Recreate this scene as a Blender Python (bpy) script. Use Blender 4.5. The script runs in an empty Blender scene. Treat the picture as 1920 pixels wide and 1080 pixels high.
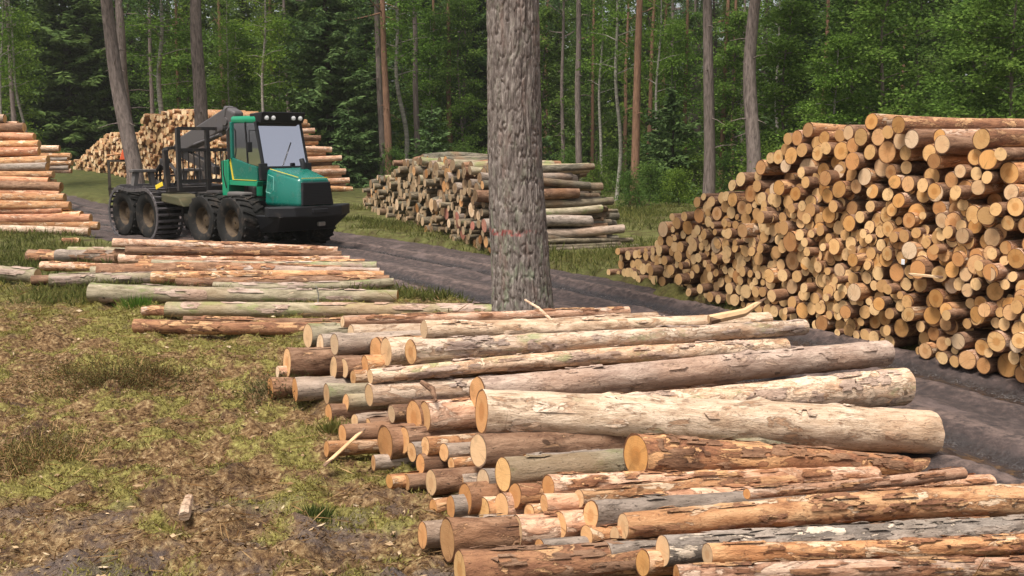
import bpy, bmesh, math, random
import numpy as np
from mathutils import Vector, Matrix

R = math.radians
scene = bpy.context.scene
col = scene.collection
rng = np.random.default_rng(7)
random.seed(7)

# ------------------------------------------------------------------ camera
F_PX, CX, CY, CAM_H = 2000.0, 960.0, 540.0, 2.8
PITCH = math.atan(275.0 / F_PX)
FWD = np.array([0, math.cos(PITCH), -math.sin(PITCH)])
UPV = np.array([0, math.sin(PITCH), math.cos(PITCH)])
RGT = np.array([1.0, 0, 0])
EYE = np.array([0, 0, CAM_H])


def ray(px, py):
    return FWD + RGT * ((px - CX) / F_PX) + UPV * ((CY - py) / F_PX)


def at_z(px, py, z):
    d = ray(px, py)
    return EYE + d * ((z - CAM_H) / d[2])


def at_depth(px, py, Y):
    d = ray(px, py)
    return EYE + d * (Y / d[1])


def at_vplane(px, py, p0, az):
    """meet the vertical plane that runs through p0 along azimuth az (degrees from +Y to +X)"""
    n = np.array([math.cos(R(az)), -math.sin(R(az)), 0.0])
    d = ray(px, py)
    return EYE + d * (np.dot(np.asarray(p0) - EYE, n) / np.dot(d, n))


def fdepth(p):
    return float(np.dot(np.asarray(p) - EYE, FWD))


cam = bpy.data.cameras.new('camera')
cam.sensor_width = 36
cam.lens = F_PX / 1920 * 36
cam.clip_end = 1000
cam_o = bpy.data.objects.new('camera', cam)
cam_o.location = EYE
cam_o.rotation_euler = (math.pi / 2 - PITCH, 0, 0)
col.objects.link(cam_o)
scene.camera = cam_o

# ------------------------------------------------------------------ numeric noise


def _h(i, j, k, s):
    x = (i.astype(np.int64) * 374761393 + j.astype(np.int64) * 668265263 + k.astype(np.int64) * 2147483647 + s * 1274126177) & 0xFFFFFFFF
    x = ((x ^ (x >> 13)) * 1274126177) & 0xFFFFFFFF
    x = ((x ^ (x >> 16)) * 2246822519) & 0xFFFFFFFF
    x = x ^ (x >> 15)
    return (x & 0xFFFFFF) / float(0xFFFFFF)


def vnoise(p, s=0):
    p = np.asarray(p, float)
    i = np.floor(p).astype(np.int64)
    f = p - i
    f = f * f * (3 - 2 * f)
    out = 0
    for a in (0, 1):
        for b in (0, 1):
            for c in (0, 1):
                w = (f[:, 0] if a else 1 - f[:, 0]) * (f[:, 1] if b else 1 - f[:, 1]) * (f[:, 2] if c else 1 - f[:, 2])
                out = out + w * _h(i[:, 0] + a, i[:, 1] + b, i[:, 2] + c, s)
    return out


def fbm(p, o=4, s=0, gain=.5):
    p = np.asarray(p, float)
    a, t, n = 1.0, 0, 0
    for k in range(o):
        t = t + a * vnoise(p * (2.03 ** k) + 17.3 * k, s + k)
        n += a
        a *= gain
    return t / n


def P2(x, y, z=0.0):
    x, y = np.broadcast_arrays(np.asarray(x, float), np.asarray(y, float))
    return np.stack([x.ravel(), y.ravel(), np.full(x.size, z)], 1)


def sstep(a, b, x):
    t = np.clip((np.asarray(x, float) - a) / (b - a), 0, 1)
    return t * t * (3 - 2 * t)

# ------------------------------------------------------------------ mesh helpers


def mesh_np(name, V, polys, smooth=True, midx=None):
    """V (n,3); polys: list of (m,k) index arrays"""
    V = np.asarray(V, np.float32)
    me = bpy.data.meshes.new(name)
    me.vertices.add(len(V))
    me.vertices.foreach_set('co', V.ravel())
    polys = [np.asarray(p, np.int32) for p in polys if len(p)]
    nl = sum(p.size for p in polys)
    npoly = sum(len(p) for p in polys)
    me.loops.add(nl)
    me.loops.foreach_set('vertex_index', np.concatenate([p.ravel() for p in polys]))
    me.polygons.add(npoly)
    starts, tot, o = [], [], 0
    for p in polys:
        k = p.shape[1]
        starts.append(o + np.arange(len(p)) * k)
        tot.append(np.full(len(p), k))
        o += p.size
    me.polygons.foreach_set('loop_start', np.concatenate(starts).astype(np.int32))
    me.polygons.foreach_set('use_smooth', np.full(npoly, smooth))
    if midx is not None:
        me.polygons.foreach_set('material_index', np.concatenate(midx).astype(np.int32))
    me.update(calc_edges=True)
    me.validate()
    return me


def link(name, data, mats=None, parent=None):
    o = bpy.data.objects.new(name, data)
    col.objects.link(o)
    if parent is not None:
        o.parent = parent
    if mats is not None:
        for m in (mats if isinstance(mats, (list, tuple)) else [mats]):
            data.materials.append(m)
    return o


def tag(o, label=None, cat=None, group=None, kind=None):
    for k, v in (('label', label), ('category', cat), ('group', group), ('kind', kind)):
        if v:
            o[k] = v
    return o


def empty(name, loc=(0, 0, 0), rz=0.0):
    o = bpy.data.objects.new(name, None)
    o.location = loc
    o.rotation_euler = (0, 0, rz)
    o.empty_display_size = .2
    col.objects.link(o)
    return o


class MB:
    """collects shapes and links them as ONE mesh object"""

    def __init__(s):
        s.bm = bmesh.new()

    def box(s, c, size, rot=None, bevel=0.0, taper=None):
        g = bmesh.ops.create_cube(s.bm, size=1)
        vs = g['verts']
        for v in vs:
            k = 1.0
            if taper and v.co.z > 0:
                v.co.x *= taper[0]
                v.co.y *= taper[1]
            v.co = Vector((v.co.x * size[0], v.co.y * size[1], v.co.z * size[2]))
        if bevel:
            es = list({e for v in vs for e in v.link_edges})
            r = bmesh.ops.bevel(s.bm, geom=es, offset=bevel, segments=2, affect='EDGES', profile=.5)
            vs = list({v for f in r['faces'] for v in f.verts} | {v for v in vs if v.is_valid})
        M = Matrix.Translation(Vector(c))
        if rot is not None:
            M = M @ rot.to_4x4()
        bmesh.ops.transform(s.bm, matrix=M, verts=vs)
        return s

    def bar(s, a, b, w, h=None, up=(0, 0, 1), bevel=0.0):
        a, b = Vector(a), Vector(b)
        d = b - a
        x = d.normalized()
        u = Vector(up)
        if abs(x.dot(u)) > .98:
            u = Vector((0, 1, 0))
        y = u.cross(x).normalized()
        z = x.cross(y)
        rot = Matrix((x, y, z)).transposed()
        return s.box((a + b) / 2, (d.length, w, h or w), rot, bevel)

    def tube(s, pts, r, n=8, cap=True):
        pts = [Vector(p) for p in pts]
        rs = r if isinstance(r, (list, tuple)) else [r] * len(pts)
        rings = []
        for i, p in enumerate(pts):
            t = (pts[min(i + 1, len(pts) - 1)] - pts[max(i - 1, 0)]).normalized()
            u = Vector((0, 0, 1)) if abs(t.z) < .9 else Vector((1, 0, 0))
            a = t.cross(u).normalized()
            b = t.cross(a)
            rings.append([s.bm.verts.new(p + (a * math.cos(k / n * 2 * math.pi) + b * math.sin(k / n * 2 * math.pi)) * rs[i]) for k in range(n)])
        for A, B in zip(rings, rings[1:]):
            for k in range(n):
                s.bm.faces.new((A[k], A[(k + 1) % n], B[(k + 1) % n], B[k]))
        if cap:
            s.bm.faces.new(rings[0][::-1])
            s.bm.faces.new(rings[-1])
        return s

    def prism(s, outline, axis, a, b, bevel=0.0):
        """outline: 2-D points in the plane across axis ('x','y','z'); extruded from a to b"""
        def p3(u, v, t):
            return {'x': (t, u, v), 'y': (u, t, v), 'z': (u, v, t)}[axis]
        A = [s.bm.verts.new(p3(u, v, a)) for u, v in outline]
        B = [s.bm.verts.new(p3(u, v, b)) for u, v in outline]
        fs = [s.bm.faces.new(A[::-1]), s.bm.faces.new(B)]
        n = len(A)
        for k in range(n):
            fs.append(s.bm.faces.new((A[k], A[(k + 1) % n], B[(k + 1) % n], B[k])))
        if bevel:
            es = list({e for f in fs for e in f.edges})
            bmesh.ops.bevel(s.bm, geom=es, offset=bevel, segments=2, affect='EDGES', profile=.5)
        return s

    def hexa(s, v8, bevel=0.0):
        """eight corners: bottom 4 then top 4, same order"""
        v = [s.bm.verts.new(p) for p in v8]
        fs = [s.bm.faces.new([v[i] for i in q]) for q in ((3, 2, 1, 0), (4, 5, 6, 7), (0, 1, 5, 4), (1, 2, 6, 5), (2, 3, 7, 6), (3, 0, 4, 7))]
        if bevel:
            es = list({e for f in fs for e in f.edges})
            bmesh.ops.bevel(s.bm, geom=es, offset=bevel, segments=3, affect='EDGES', profile=.5)
        return s

    def lathe(s, prof, n=32, axis='y', cx=(0, 0, 0)):
        """prof: (radius, along) pairs"""
        rings = []
        for r, t in prof:
            ring = []
            for k in range(n):
                a = 2 * math.pi * k / n
                c, d = r * math.cos(a), r * math.sin(a)
                p = {'y': (c, t, d), 'x': (t, c, d), 'z': (c, d, t)}[axis]
                ring.append(s.bm.verts.new(Vector(p) + Vector(cx)))
            rings.append(ring)
        for A, B in zip(rings, rings[1:]):
            for k in range(n):
                s.bm.faces.new((A[k], A[(k + 1) % n], B[(k + 1) % n], B[k]))
        return s

    def build(s, name, mats, parent=None, smooth=False):
        bmesh.ops.recalc_face_normals(s.bm, faces=s.bm.faces[:])
        me = bpy.data.meshes.new(name)
        s.bm.to_mesh(me)
        s.bm.free()
        if smooth:
            me.polygons.foreach_set('use_smooth', np.full(len(me.polygons), True))
            try:
                me.set_sharp_from_angle(angle=R(40))
            except Exception:
                pass
        return link(name, me, mats, parent)

# ------------------------------------------------------------------ materials


class NT:
    def __init__(s, name):
        s.m = bpy.data.materials.new(name)
        s.m.use_nodes = True
        s.t = s.m.node_tree
        s.b = s.t.nodes['Principled BSDF']
        s.out = s.t.nodes['Material Output']
        s.b.inputs['Specular IOR Level'].default_value = .25

    def n(s, typ, **kw):
        nd = s.t.nodes.new(typ)
        for k, v in kw.items():
            if k in ('operation', 'blend_type', 'data_type', 'noise_dimensions', 'feature', 'wave_type', 'bands_direction', 'vector_type', 'noise_type', 'distance', 'mode', 'voronoi_dimensions', 'clamp'):
                setattr(nd, k, v)
        return nd

    def l(s, a, b):
        s.t.links.new(a, b)

    def val(s, sock, v):
        if hasattr(v, 'links') or isinstance(v, bpy.types.NodeSocket):
            s.l(v, sock)
        else:
            sock.default_value = v

    def math(s, op, a, b=None, c=None, clamp=False):
        nd = s.t.nodes.new('ShaderNodeMath')
        nd.operation = op
        nd.use_clamp = clamp
        for k, v in enumerate((a, b, c)):
            if v is not None:
                s.val(nd.inputs[k], v)
        return nd.outputs[0]

    def mix(s, f, a, b, bt='MIX'):
        nd = s.t.nodes.new('ShaderNodeMix')
        nd.data_type = 'RGBA'
        nd.blend_type = bt
        s.val(nd.inputs['Factor'], f)
        for k, v in (('A', a), ('B', b)):
            sk = [i for i in nd.inputs if i.name == k and i.type == 'RGBA'][0]
            s.val(sk, (*v, 1) if isinstance(v, tuple) and len(v) == 3 else v)
        return [o for o in nd.outputs if o.type == 'RGBA'][0]

    def ramp(s, f, stops):
        nd = s.t.nodes.new('ShaderNodeValToRGB')
        e = nd.color_ramp.elements
        while len(e) < len(stops):
            e.new(.5)
        for el, (p, c) in zip(e, stops):
            el.position = p
            el.color = (*c, 1) if len(c) == 3 else c
        s.val(nd.inputs[0], f)
        return nd.outputs[0]

    def step(s, f, a, b):
        nd = s.t.nodes.new('ShaderNodeMapRange')
        nd.interpolation_type = 'SMOOTHSTEP'
        s.val(nd.inputs[0], f)
        nd.inputs[1].default_value = a
        nd.inputs[2].default_value = b
        return nd.outputs[0]

    def coord(s, kind='Object'):
        return s.t.nodes.new('ShaderNodeTexCoord').outputs[kind]

    def rnd(s):
        return s.t.nodes.new('ShaderNodeObjectInfo').outputs['Random']

    def scaled(s, v, sc, off=None):
        nd = s.t.nodes.new('ShaderNodeMapping')
        s.l(v, nd.inputs['Vector'])
        nd.inputs['Scale'].default_value = sc
        if off is not None:
            s.val(nd.inputs['Location'], off)
        return nd.outputs[0]

    def noise(s, v, scale, detail=4, rough=.55, w=None, dist=0.0):
        nd = s.t.nodes.new('ShaderNodeTexNoise')
        if w is not None:
            nd.noise_dimensions = '4D'
            s.val(nd.inputs['W'], w)
        s.l(v, nd.inputs['Vector'])
        nd.inputs['Scale'].default_value = scale
        nd.inputs['Detail'].default_value = detail
        nd.inputs['Roughness'].default_value = rough
        nd.inputs['Distortion'].default_value = dist
        return nd.outputs['Fac']

    def bump(s, h, strength=.5, dist=.01):
        nd = s.t.nodes.new('ShaderNodeBump')
        nd.inputs['Strength'].default_value = strength
        nd.inputs['Distance'].default_value = dist
        s.l(h, nd.inputs['Height'])
        s.l(nd.outputs[0], s.b.inputs['Normal'])

    def fin(s, colr, rough=.85, spec=None):
        s.val(s.b.inputs['Base Color'], (*colr, 1) if isinstance(colr, tuple) and len(colr) == 3 else colr)
        s.val(s.b.inputs['Roughness'], rough)
        if spec is not None:
            s.b.inputs['Specular IOR Level'].default_value = spec
        return s.m


def bark_mat(name, dark, mid, light, peel, peel_amt=.5, green=None, green_amt=.6, spec=.25):
    t = NT(name)
    c = t.coord()
    w = t.math('MULTIPLY', t.rnd(), 40.0)
    a = t.noise(t.scaled(c, (1.3, 5, 5)), 2.4, 8, .68, w, .4)
    base = t.ramp(a, [(.30, dark), (.45, mid), (.62, light)])
    # loose flakes of outer bark and bare inner wood
    p = t.noise(t.scaled(c, (1.5, 4.6, 4.6)), 1.8, 8, .66, t.math('ADD', w, 9.0), .8)
    pk = t.step(p, peel_amt, peel_amt + .025)
    edge = t.math('MULTIPLY', t.step(p, peel_amt - .045, peel_amt - .005), t.math('SUBTRACT', 1.0, pk))
    f2 = t.noise(t.scaled(c, (2.5, 16, 16)), 3.0, 5, .7, w)
    peelc = t.mix(t.step(f2, .38, .62), peel, tuple(x * .62 for x in peel))
    base = t.mix(t.math('MULTIPLY', pk, .9), base, peelc)
    base = t.mix(t.math('MULTIPLY', edge, .4), base, tuple(x * .7 for x in dark))
    if green:
        g = t.noise(t.scaled(c, (1.0, 2.2, 2.2)), 1.6, 6, .68, t.math('ADD', w, 21.0))
        base = t.mix(t.math('MULTIPLY', t.step(g, green_amt, green_amt + .13), .8), base, green)
    big = t.noise(t.scaled(c, (.75, .9, .9)), 1.0, 3, .5, t.math('ADD', w, 14.0))
    base = t.mix(t.math('MULTIPLY', t.step(big, .5, .66), .55), base, tuple(b_ * .55 + o_ * .3 for b_, o_ in zip(mid, (.62, .30, .13))))
    # long thin grain streaks, flecks, knots, saw nicks across
    st = t.noise(t.scaled(c, (.9, 26, 26)), 1.5, 4, .6, w, .3)
    base = t.mix(t.math('MULTIPLY', t.step(st, .55, .72), .55), base, tuple(x * .8 for x in dark))
    fleck = t.noise(t.scaled(c, (4, 8, 8)), 7.0, 4, .7, w)
    base = t.mix(t.math('MULTIPLY', t.step(fleck, .57, .68), .85), base, tuple(x * .6 for x in dark))
    fl2 = t.noise(t.scaled(c, (4, 9, 9)), 5.0, 4, .7, t.math('ADD', w, 3.0))
    base = t.mix(t.math('MULTIPLY', t.step(fl2, .60, .70), .6), base, tuple(min(.85, x * 1.25) for x in light))
    k = t.noise(t.scaled(c, (2.2, 2.6, 2.6)), 2.7, 1, .5, t.math('ADD', w, 33.0))
    base = t.mix(t.math('MULTIPLY', t.step(k, .745, .775), .9), base, tuple(x * .35 for x in mid))
    nick = t.noise(t.scaled(c, (14, .8, .8)), 1.2, 2, .5, w)
    base = t.mix(t.math('MULTIPLY', t.step(nick, .74, .80), .5), base, dark)
    tint = t.ramp(t.rnd(), [(0, (.78, .75, .73)), (.5, (1, 1, 1)), (1, (1.1, 1.02, .94))])
    base = t.mix(1.0, base, tint, 'MULTIPLY')
    fine = t.noise(t.scaled(c, (5, 14, 14)), 5, 6, .75, w)
    t.bump(t.math('ADD', t.math('ADD', fine, t.math('MULTIPLY', a, 1.2)), t.math('MULTIPLY', pk, -.4)), .9, .02)
    return t.fin(base, t.math('MULTIPLY_ADD', pk, -.2, .78), spec)


def cut_mat(name, pale, warm, heart, rim):
    t = NT(name)
    g = t.coord('Generated')
    sep = t.t.nodes.new('ShaderNodeSeparateXYZ')
    t.l(g, sep.inputs[0])
    w = t.math('MULTIPLY', t.rnd(), 60.0)
    oc = t.coord()
    wob = t.noise(oc, 9.0, 3, .5, w)
    dy = t.math('SUBTRACT', sep.outputs[1], t.math('MULTIPLY_ADD', wob, .08, .46))
    dz = t.math('SUBTRACT', sep.outputs[2], t.math('MULTIPLY_ADD', wob, .08, .46))
    r = t.math('MULTIPLY', t.math('SQRT', t.math('ADD', t.math('MULTIPLY', dy, dy), t.math('MULTIPLY', dz, dz))), 2.0)
    rings = t.math('MULTIPLY_ADD', t.math('SINE', t.math('MULTIPLY', r, 62.0)), .5, .5)
    rr = t.rnd()
    base = t.mix(t.step(t.math('FRACT', t.math('MULTIPLY', rr, 7.13)), .1, .9), pale, warm)
    hs = t.math('MULTIPLY', t.math('FRACT', t.math('MULTIPLY', rr, 3.7)), .9)
    base = t.mix(t.math('MULTIPLY', t.math('SUBTRACT', 1.0, t.step(r, .28, .55)), hs), base, heart)
    base = t.mix(t.math('MULTIPLY', rings, .3), base, heart)
    saw = t.noise(t.scaled(oc, (1, 4, 30)), 2.2, 3, .6, w)
    base = t.mix(t.math('MULTIPLY', t.step(saw, .42, .75), .35), base, tuple(x * .6 for x in warm))
    cv = t.t.nodes.new('ShaderNodeCombineXYZ')
    rs = t.math('MAXIMUM', r, .02)
    t.l(t.math('DIVIDE', dy, rs), cv.inputs[0])
    t.l(t.math('DIVIDE', dz, rs), cv.inputs[1])
    chk = t.noise(cv.outputs[0], 7.0, 3, .6, w)
    base = t.mix(t.math('MULTIPLY', t.math('MULTIPLY', t.step(chk, .60, .68), t.step(r, .05, .3)), .6), base, tuple(x * .4 for x in warm))
    st = t.noise(oc, 5.0, 4, .6, w)
    base = t.mix(t.math('MULTIPLY', t.step(st, .52, .75), .65), base, tuple(x * .42 for x in warm))
    base = t.mix(t.step(r, .9, .95), base, rim)
    tint = t.ramp(t.math('FRACT', t.math('MULTIPLY', rr, 11.9)), [(0, (.62, .58, .54)), (.35, (.95, .92, .88)), (1, (1.06, 1.06, 1.08))])
    base = t.mix(1.0, base, tint, 'MULTIPLY')
    t.bump(t.math('ADD', saw, t.math('MULTIPLY', rings, .2)), .35, .006)
    return t.fin(base, .8, .2)


M = {}
M['bark_smooth'] = bark_mat('smooth_pale_bark', (.22, .13, .08), (.50, .36, .245), (.74, .58, .43), (.46, .27, .155), .58, (.34, .34, .18), .6)
M['bark_pale'] = bark_mat('pale_bark', (.20, .11, .065), (.53, .355, .235), (.80, .62, .47), (.88, .69, .52), .50, (.33, .36, .17), .56)
M['bark_pink'] = bark_mat('pink_bark', (.17, .07, .038), (.50, .28, .175), (.76, .52, .37), (.86, .63, .47), .53)
M['bark_orange'] = bark_mat('orange_bark', (.14, .055, .027), (.45, .22, .10), (.66, .40, .21), (.85, .63, .43), .54)
M['bark_grey'] = bark_mat('grey_bark', (.10, .075, .06), (.25, .20, .16), (.42, .34, .28), (.55, .42, .32), .64, (.20, .22, .13), .62)
M['bark_pinkgrey'] = bark_mat('pinkish_grey_bark', (.17, .11, .085), (.38, .28, .225), (.55, .43, .35), (.66, .48, .36), .57)
M['bark_moss'] = bark_mat('mossy_bark', (.11, .08, .05), (.27, .23, .15), (.45, .38, .27), (.60, .46, .32), .66, (.22, .26, .09), .5)
M['bark_dark'] = bark_mat('dark_bark', (.05, .025, .017), (.18, .095, .055), (.33, .2, .125), (.52, .30, .16), .60)
M['bark_flaky'] = bark_mat('flaky_bark', (.07, .03, .018), (.26, .12, .065), (.42, .215, .11), (.72, .42, .21), .52)
M['bark_patchy'] = bark_mat('patchy_bark', (.09, .07, .055), (.22, .18, .15), (.36, .30, .25), (.86, .70, .54), .54)
M['cut_warm'] = cut_mat('cut_wood', (.76, .49, .225), (.65, .345, .12), (.50, .225, .065), (.14, .062, .03))
M['cut_orange'] = cut_mat('orange_cut_wood', (.68, .41, .20), (.56, .28, .11), (.42, .18, .06), (.14, .065, .03))
M['cut_stained'] = cut_mat('red_stained_cut_wood', (.50, .24, .17), (.42, .17, .12), (.34, .12, .08), (.12, .06, .04))
M['cut_dull'] = cut_mat('weathered_cut_wood', (.36, .26, .155), (.28, .18, .10), (.2, .115, .06), (.07, .045, .035))
M['cut_pale'] = cut_mat('pale_cut_wood', (.74, .55, .36), (.64, .42, .23), (.55, .33, .17), (.18, .11, .07))


def many_cut_mat(name, stops):
    t = NT(name)
    g_ = t.t.nodes.new('ShaderNodeNewGeometry')
    c_ = t.ramp(g_.outputs['Random Per Island'], stops)
    n_ = t.noise(t.coord(), 14.0, 5, .65)
    c_ = t.mix(t.math('MULTIPLY', t.step(n_, .5, .7), .5), c_, (.30, .15, .06))
    return t.fin(c_, .85, .15)


M['cut_many'] = many_cut_mat('many_cut_ends', [(0, (.44, .24, .10)), (.35, (.62, .36, .15)), (.7, (.74, .49, .24)), (1, (.68, .42, .2))])
M['cut_many_dull'] = many_cut_mat('many_dull_cut_ends', [(0, (.24, .16, .09)), (.5, (.38, .27, .16)), (1, (.52, .36, .22))])
M['cut_far'] = many_cut_mat('many_far_cut_ends', [(0, (.34, .19, .09)), (.4, (.56, .36, .18)), (1, (.78, .58, .36))])
M['bark_old'] = bark_mat('old_grey_bark', (.035, .028, .022), (.10, .085, .06), (.21, .18, .13), (.40, .32, .23), .64, (.15, .165, .07), .56)


def plain(name, c, rough=.6, spec=.3, metal=0.0, dirt=None, dirt_amt=.5, dscale=3.0):
    t = NT(name)
    t.b.inputs['Metallic'].default_value = metal
    base = (*c, 1)
    rr = rough
    if dirt:
        oc = t.coord()
        n = t.noise(oc, dscale, 6, .65)
        f = t.step(n, dirt_amt, dirt_amt + .22)
        base = t.mix(t.math('MULTIPLY', f, .85), c, dirt)
        rr = t.math('MULTIPLY_ADD', f, .9 - rough, rough)
        t.bump(t.noise(oc, 40, 3, .6), .15, .005)
    return t.fin(base, rr, spec)


def leaf_mat(name, dark, mid, light, trans=.35, spread=3.0):
    t = NT(name)
    t.t.nodes.remove(t.b)
    g = t.t.nodes.new('ShaderNodeNewGeometry')
    big = t.noise(t.coord(), .55, 3, .6, t.math('MULTIPLY', t.rnd(), 30.0))
    f = t.math('ADD', t.math('MULTIPLY', g.outputs['Random Per Island'], .55), t.math('MULTIPLY', t.step(big, .3, .7), .45))
    c = t.ramp(f, [(.08, dark), (.5, mid), (.95, light)])
    tint = t.ramp(t.rnd(), [(0, (.82, .9, .85)), (.5, (1, 1, 1)), (1, (1.18, 1.08, .85))])
    c = t.mix(1.0, c, tint, 'MULTIPLY')
    d = t.t.nodes.new('ShaderNodeBsdfDiffuse')
    tr = t.t.nodes.new('ShaderNodeBsdfTranslucent')
    t.l(c, d.inputs[0])
    t.l(c, tr.inputs[0])
    mx = t.t.nodes.new('ShaderNodeMixShader')
    mx.inputs[0].default_value = trans
    t.l(d.outputs[0], mx.inputs[1])
    t.l(tr.outputs[0], mx.inputs[2])
    t.l(mx.outputs[0], t.out.inputs[0])
    return t.m


M['spruce'] = leaf_mat('spruce_needles', (.045, .078, .032), (.085, .14, .05), (.14, .205, .075), .32)
M['pine'] = leaf_mat('pine_needles', (.03, .05, .025), (.06, .10, .042), (.10, .15, .06), .25)
M['leaf'] = leaf_mat('broad_leaves', (.065, .11, .024), (.12, .20, .038), (.22, .31, .068), .47)
M['leaf_dark'] = leaf_mat('dark_broad_leaves', (.055, .095, .024), (.095, .16, .038), (.16, .235, .055), .47)
M['birch_leaf'] = leaf_mat('light_leaves', (.05, .09, .02), (.11, .19, .03), (.2, .3, .06), .45)
M['moss'] = leaf_mat('moss_blades', (.09, .07, .022), (.205, .178, .05), (.36, .325, .105), .3)
M['grass'] = leaf_mat('grass_blades', (.04, .05, .016), (.095, .11, .032), (.20, .185, .07), .35)
M['chips'] = leaf_mat('wood_chips', (.22, .13, .07), (.42, .29, .17), (.68, .54, .38), .05)
M['heather'] = leaf_mat('heather_leaves', (.045, .04, .022), (.09, .085, .035), (.17, .15, .06), .25)
M['litter'] = leaf_mat('needle_litter', (.045, .025, .012), (.15, .085, .04), (.42, .30, .17), .1)


def trunk_mat(name, dark, mid, light, sx=(6, 6, 1.2), green=None):
    t = NT(name)
    c = t.coord()
    w = t.math('MULTIPLY', t.rnd(), 30.0)
    a = t.noise(t.scaled(c, sx), 2.4, 6, .65, w, .3)
    base = t.ramp(a, [(.3, dark), (.48, mid), (.68, light)])
    b = t.noise(t.scaled(c, (1, 1, .35)), 1.2, 4, .6, w)
    base = t.mix(t.math('MULTIPLY', t.step(b, .5, .7), .5), base, tuple(x * 1.25 for x in mid))
    if green:
        g = t.noise(t.scaled(c, (1.5, 1.5, .8)), 1.7, 5, .6, t.math('ADD', w, 5.0))
        base = t.mix(t.math('MULTIPLY', t.step(g, .5, .68), .65), base, green)
    t.bump(a, .8, .03)
    return t.fin(base, .9, .12)


M['trunk_pine'] = trunk_mat('pine_trunk_bark', (.05, .04, .035), (.14, .11, .095), (.24, .19, .165))
M['trunk_red'] = trunk_mat('reddish_trunk_bark', (.07, .04, .028), (.17, .095, .06), (.26, .15, .095))
M['trunk_birch'] = trunk_mat('birch_trunk_bark', (.09, .08, .065), (.22, .20, .165), (.36, .33, .28), (2, 2, 5))
M['trunk_dark'] = trunk_mat('dark_trunk_bark', (.02, .016, .013), (.05, .04, .032), (.09, .075, .06))

# ------------------------------------------------------------------ light
SUN_EL, SUN_AZ = 66.0, 212.0     # azimuth from +Y clockwise: behind the camera, slightly to the left
world = bpy.data.worlds.new('World')
scene.world = world
world.use_nodes = True
wt = world.node_tree
bg = wt.nodes['Background']
sky = wt.nodes.new('ShaderNodeTexSky')
sky.sky_type = 'NISHITA'
sky.sun_disc = False
sky.sun_elevation = R(SUN_EL)
sky.sun_rotation = R(SUN_AZ)
sky.air_density = 1.0
sky.dust_density = 4.0
hs = wt.nodes.new('ShaderNodeHueSaturation')
hs.inputs['Saturation'].default_value = .3
wt.links.new(sky.outputs[0], hs.inputs['Color'])
wt.links.new(hs.outputs[0], bg.inputs[0])
bg.inputs[1].default_value = .062
sun = bpy.data.lights.new('sun', 'SUN')
sun.energy = 2.2
sun.angle = R(20)
sun.color = (1, .94, .86)
so = bpy.data.objects.new('sun', sun)
sd = Vector((math.sin(R(SUN_AZ)) * math.cos(R(SUN_EL)), math.cos(R(SUN_AZ)) * math.cos(R(SUN_EL)), math.sin(R(SUN_EL))))
so.rotation_euler = sd.to_track_quat('Z', 'Y').to_euler()
so.location = sd * 60
col.objects.link(so)
scene.view_settings.view_transform = 'Standard'
scene.view_settings.look = 'None'
scene.view_settings.exposure = 1.45
scene.view_settings.gamma = 1

# ------------------------------------------------------------------ ground and road
ROAD = np.array([(9.0, -4.0), (7.6, 3.0), (6.0, 8.5), (4.3, 12.6), (2.0, 17.6), (-.8, 22.3), (-4.2, 27.2), (-8.2, 32.0), (-13.5, 38.0), (-20, 46), (-27, 56), (-35, 70), (-45, 92)])


def spline(P, n):
    P = np.vstack([2 * P[0] - P[1], P, 2 * P[-1] - P[-2]])
    out = []
    for i in range(1, len(P) - 2):
        t = np.linspace(0, 1, n, endpoint=False)[:, None]
        a, b, c, d = P[i - 1], P[i], P[i + 1], P[i + 2]
        out.append(.5 * (2 * b + (c - a) * t + (2 * a - 5 * b + 4 * c - d) * t ** 2 + (3 * b - a - 3 * c + d) * t ** 3))
    return np.vstack(out + [P[-2][None]])


ROADS = spline(ROAD, 30)


def road_half(y):
    return np.interp(y, [0, 9, 14, 20, 26, 32, 40, 60], [2.6, 2.3, 1.9, 2.1, 2.9, 3.6, 3.0, 2.4])


def road_dist(x, y):
    q = np.stack([np.ravel(x), np.ravel(y)], 1)
    out = np.empty(len(q))
    for k in range(0, len(q), 20000):
        d = q[k:k + 20000, None, :] - ROADS[None, ::3, :]
        out[k:k + 20000] = np.sqrt((d ** 2).sum(2).min(1))
    return out


def base_z(x, y):
    x, y = np.ravel(x), np.ravel(y)
    rise = sstep(44, 78, y) * (1.3 - .95 * sstep(-8, 2, x))
    return rise + .10 * (fbm(P2(x * .16, y * .16), 2, 3) - .5) * sstep(8, 20, y)


def ground_z(x, y, detail=True):
    x, y = np.ravel(np.asarray(x, float)), np.ravel(np.asarray(y, float))
    z = base_z(x, y)
    d = road_dist(x, y)
    h = road_half(y)
    wob = .5 * (fbm(P2(x * .9, y * .9), 3, 11) - .5)
    inside = 1 - sstep(-.35, .15, d - h + wob)
    if detail:
        near = 1 - sstep(14, 34, y)
        m = fbm(P2(x * 1.1, y * 1.1), 3, 5) - .5
        m2 = fbm(P2(x * 4.2, y * 4.2), 3, 6) - .5
        m3 = fbm(P2(x * 13, y * 13), 2, 8) - .5
        z = z + (1 - inside) * (.22 * m + near * (.32 * m2 + .11 * m3))
        z = z + .05 * (fbm(P2(x * .8, y * .8), 2, 9) - .5)
    q = np.exp(-(((x - 3.6) / 2.4) ** 2) - ((y - 7.6) / 2.2) ** 2)
    return z - .42 * inside - .26 * q * (1 - inside)


def moss_field(x, y):
    x, y = np.ravel(np.asarray(x, float)), np.ravel(np.asarray(y, float))
    f = .35 * fbm(P2(x * .6, y * .6), 3, 51) + .65 * fbm(P2(x * 3.6, y * 3.6), 3, 6)
    return f + .05 * sstep(9, 16, y) - .05 * (1 - sstep(6.5, 10, y)) + .005


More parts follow.
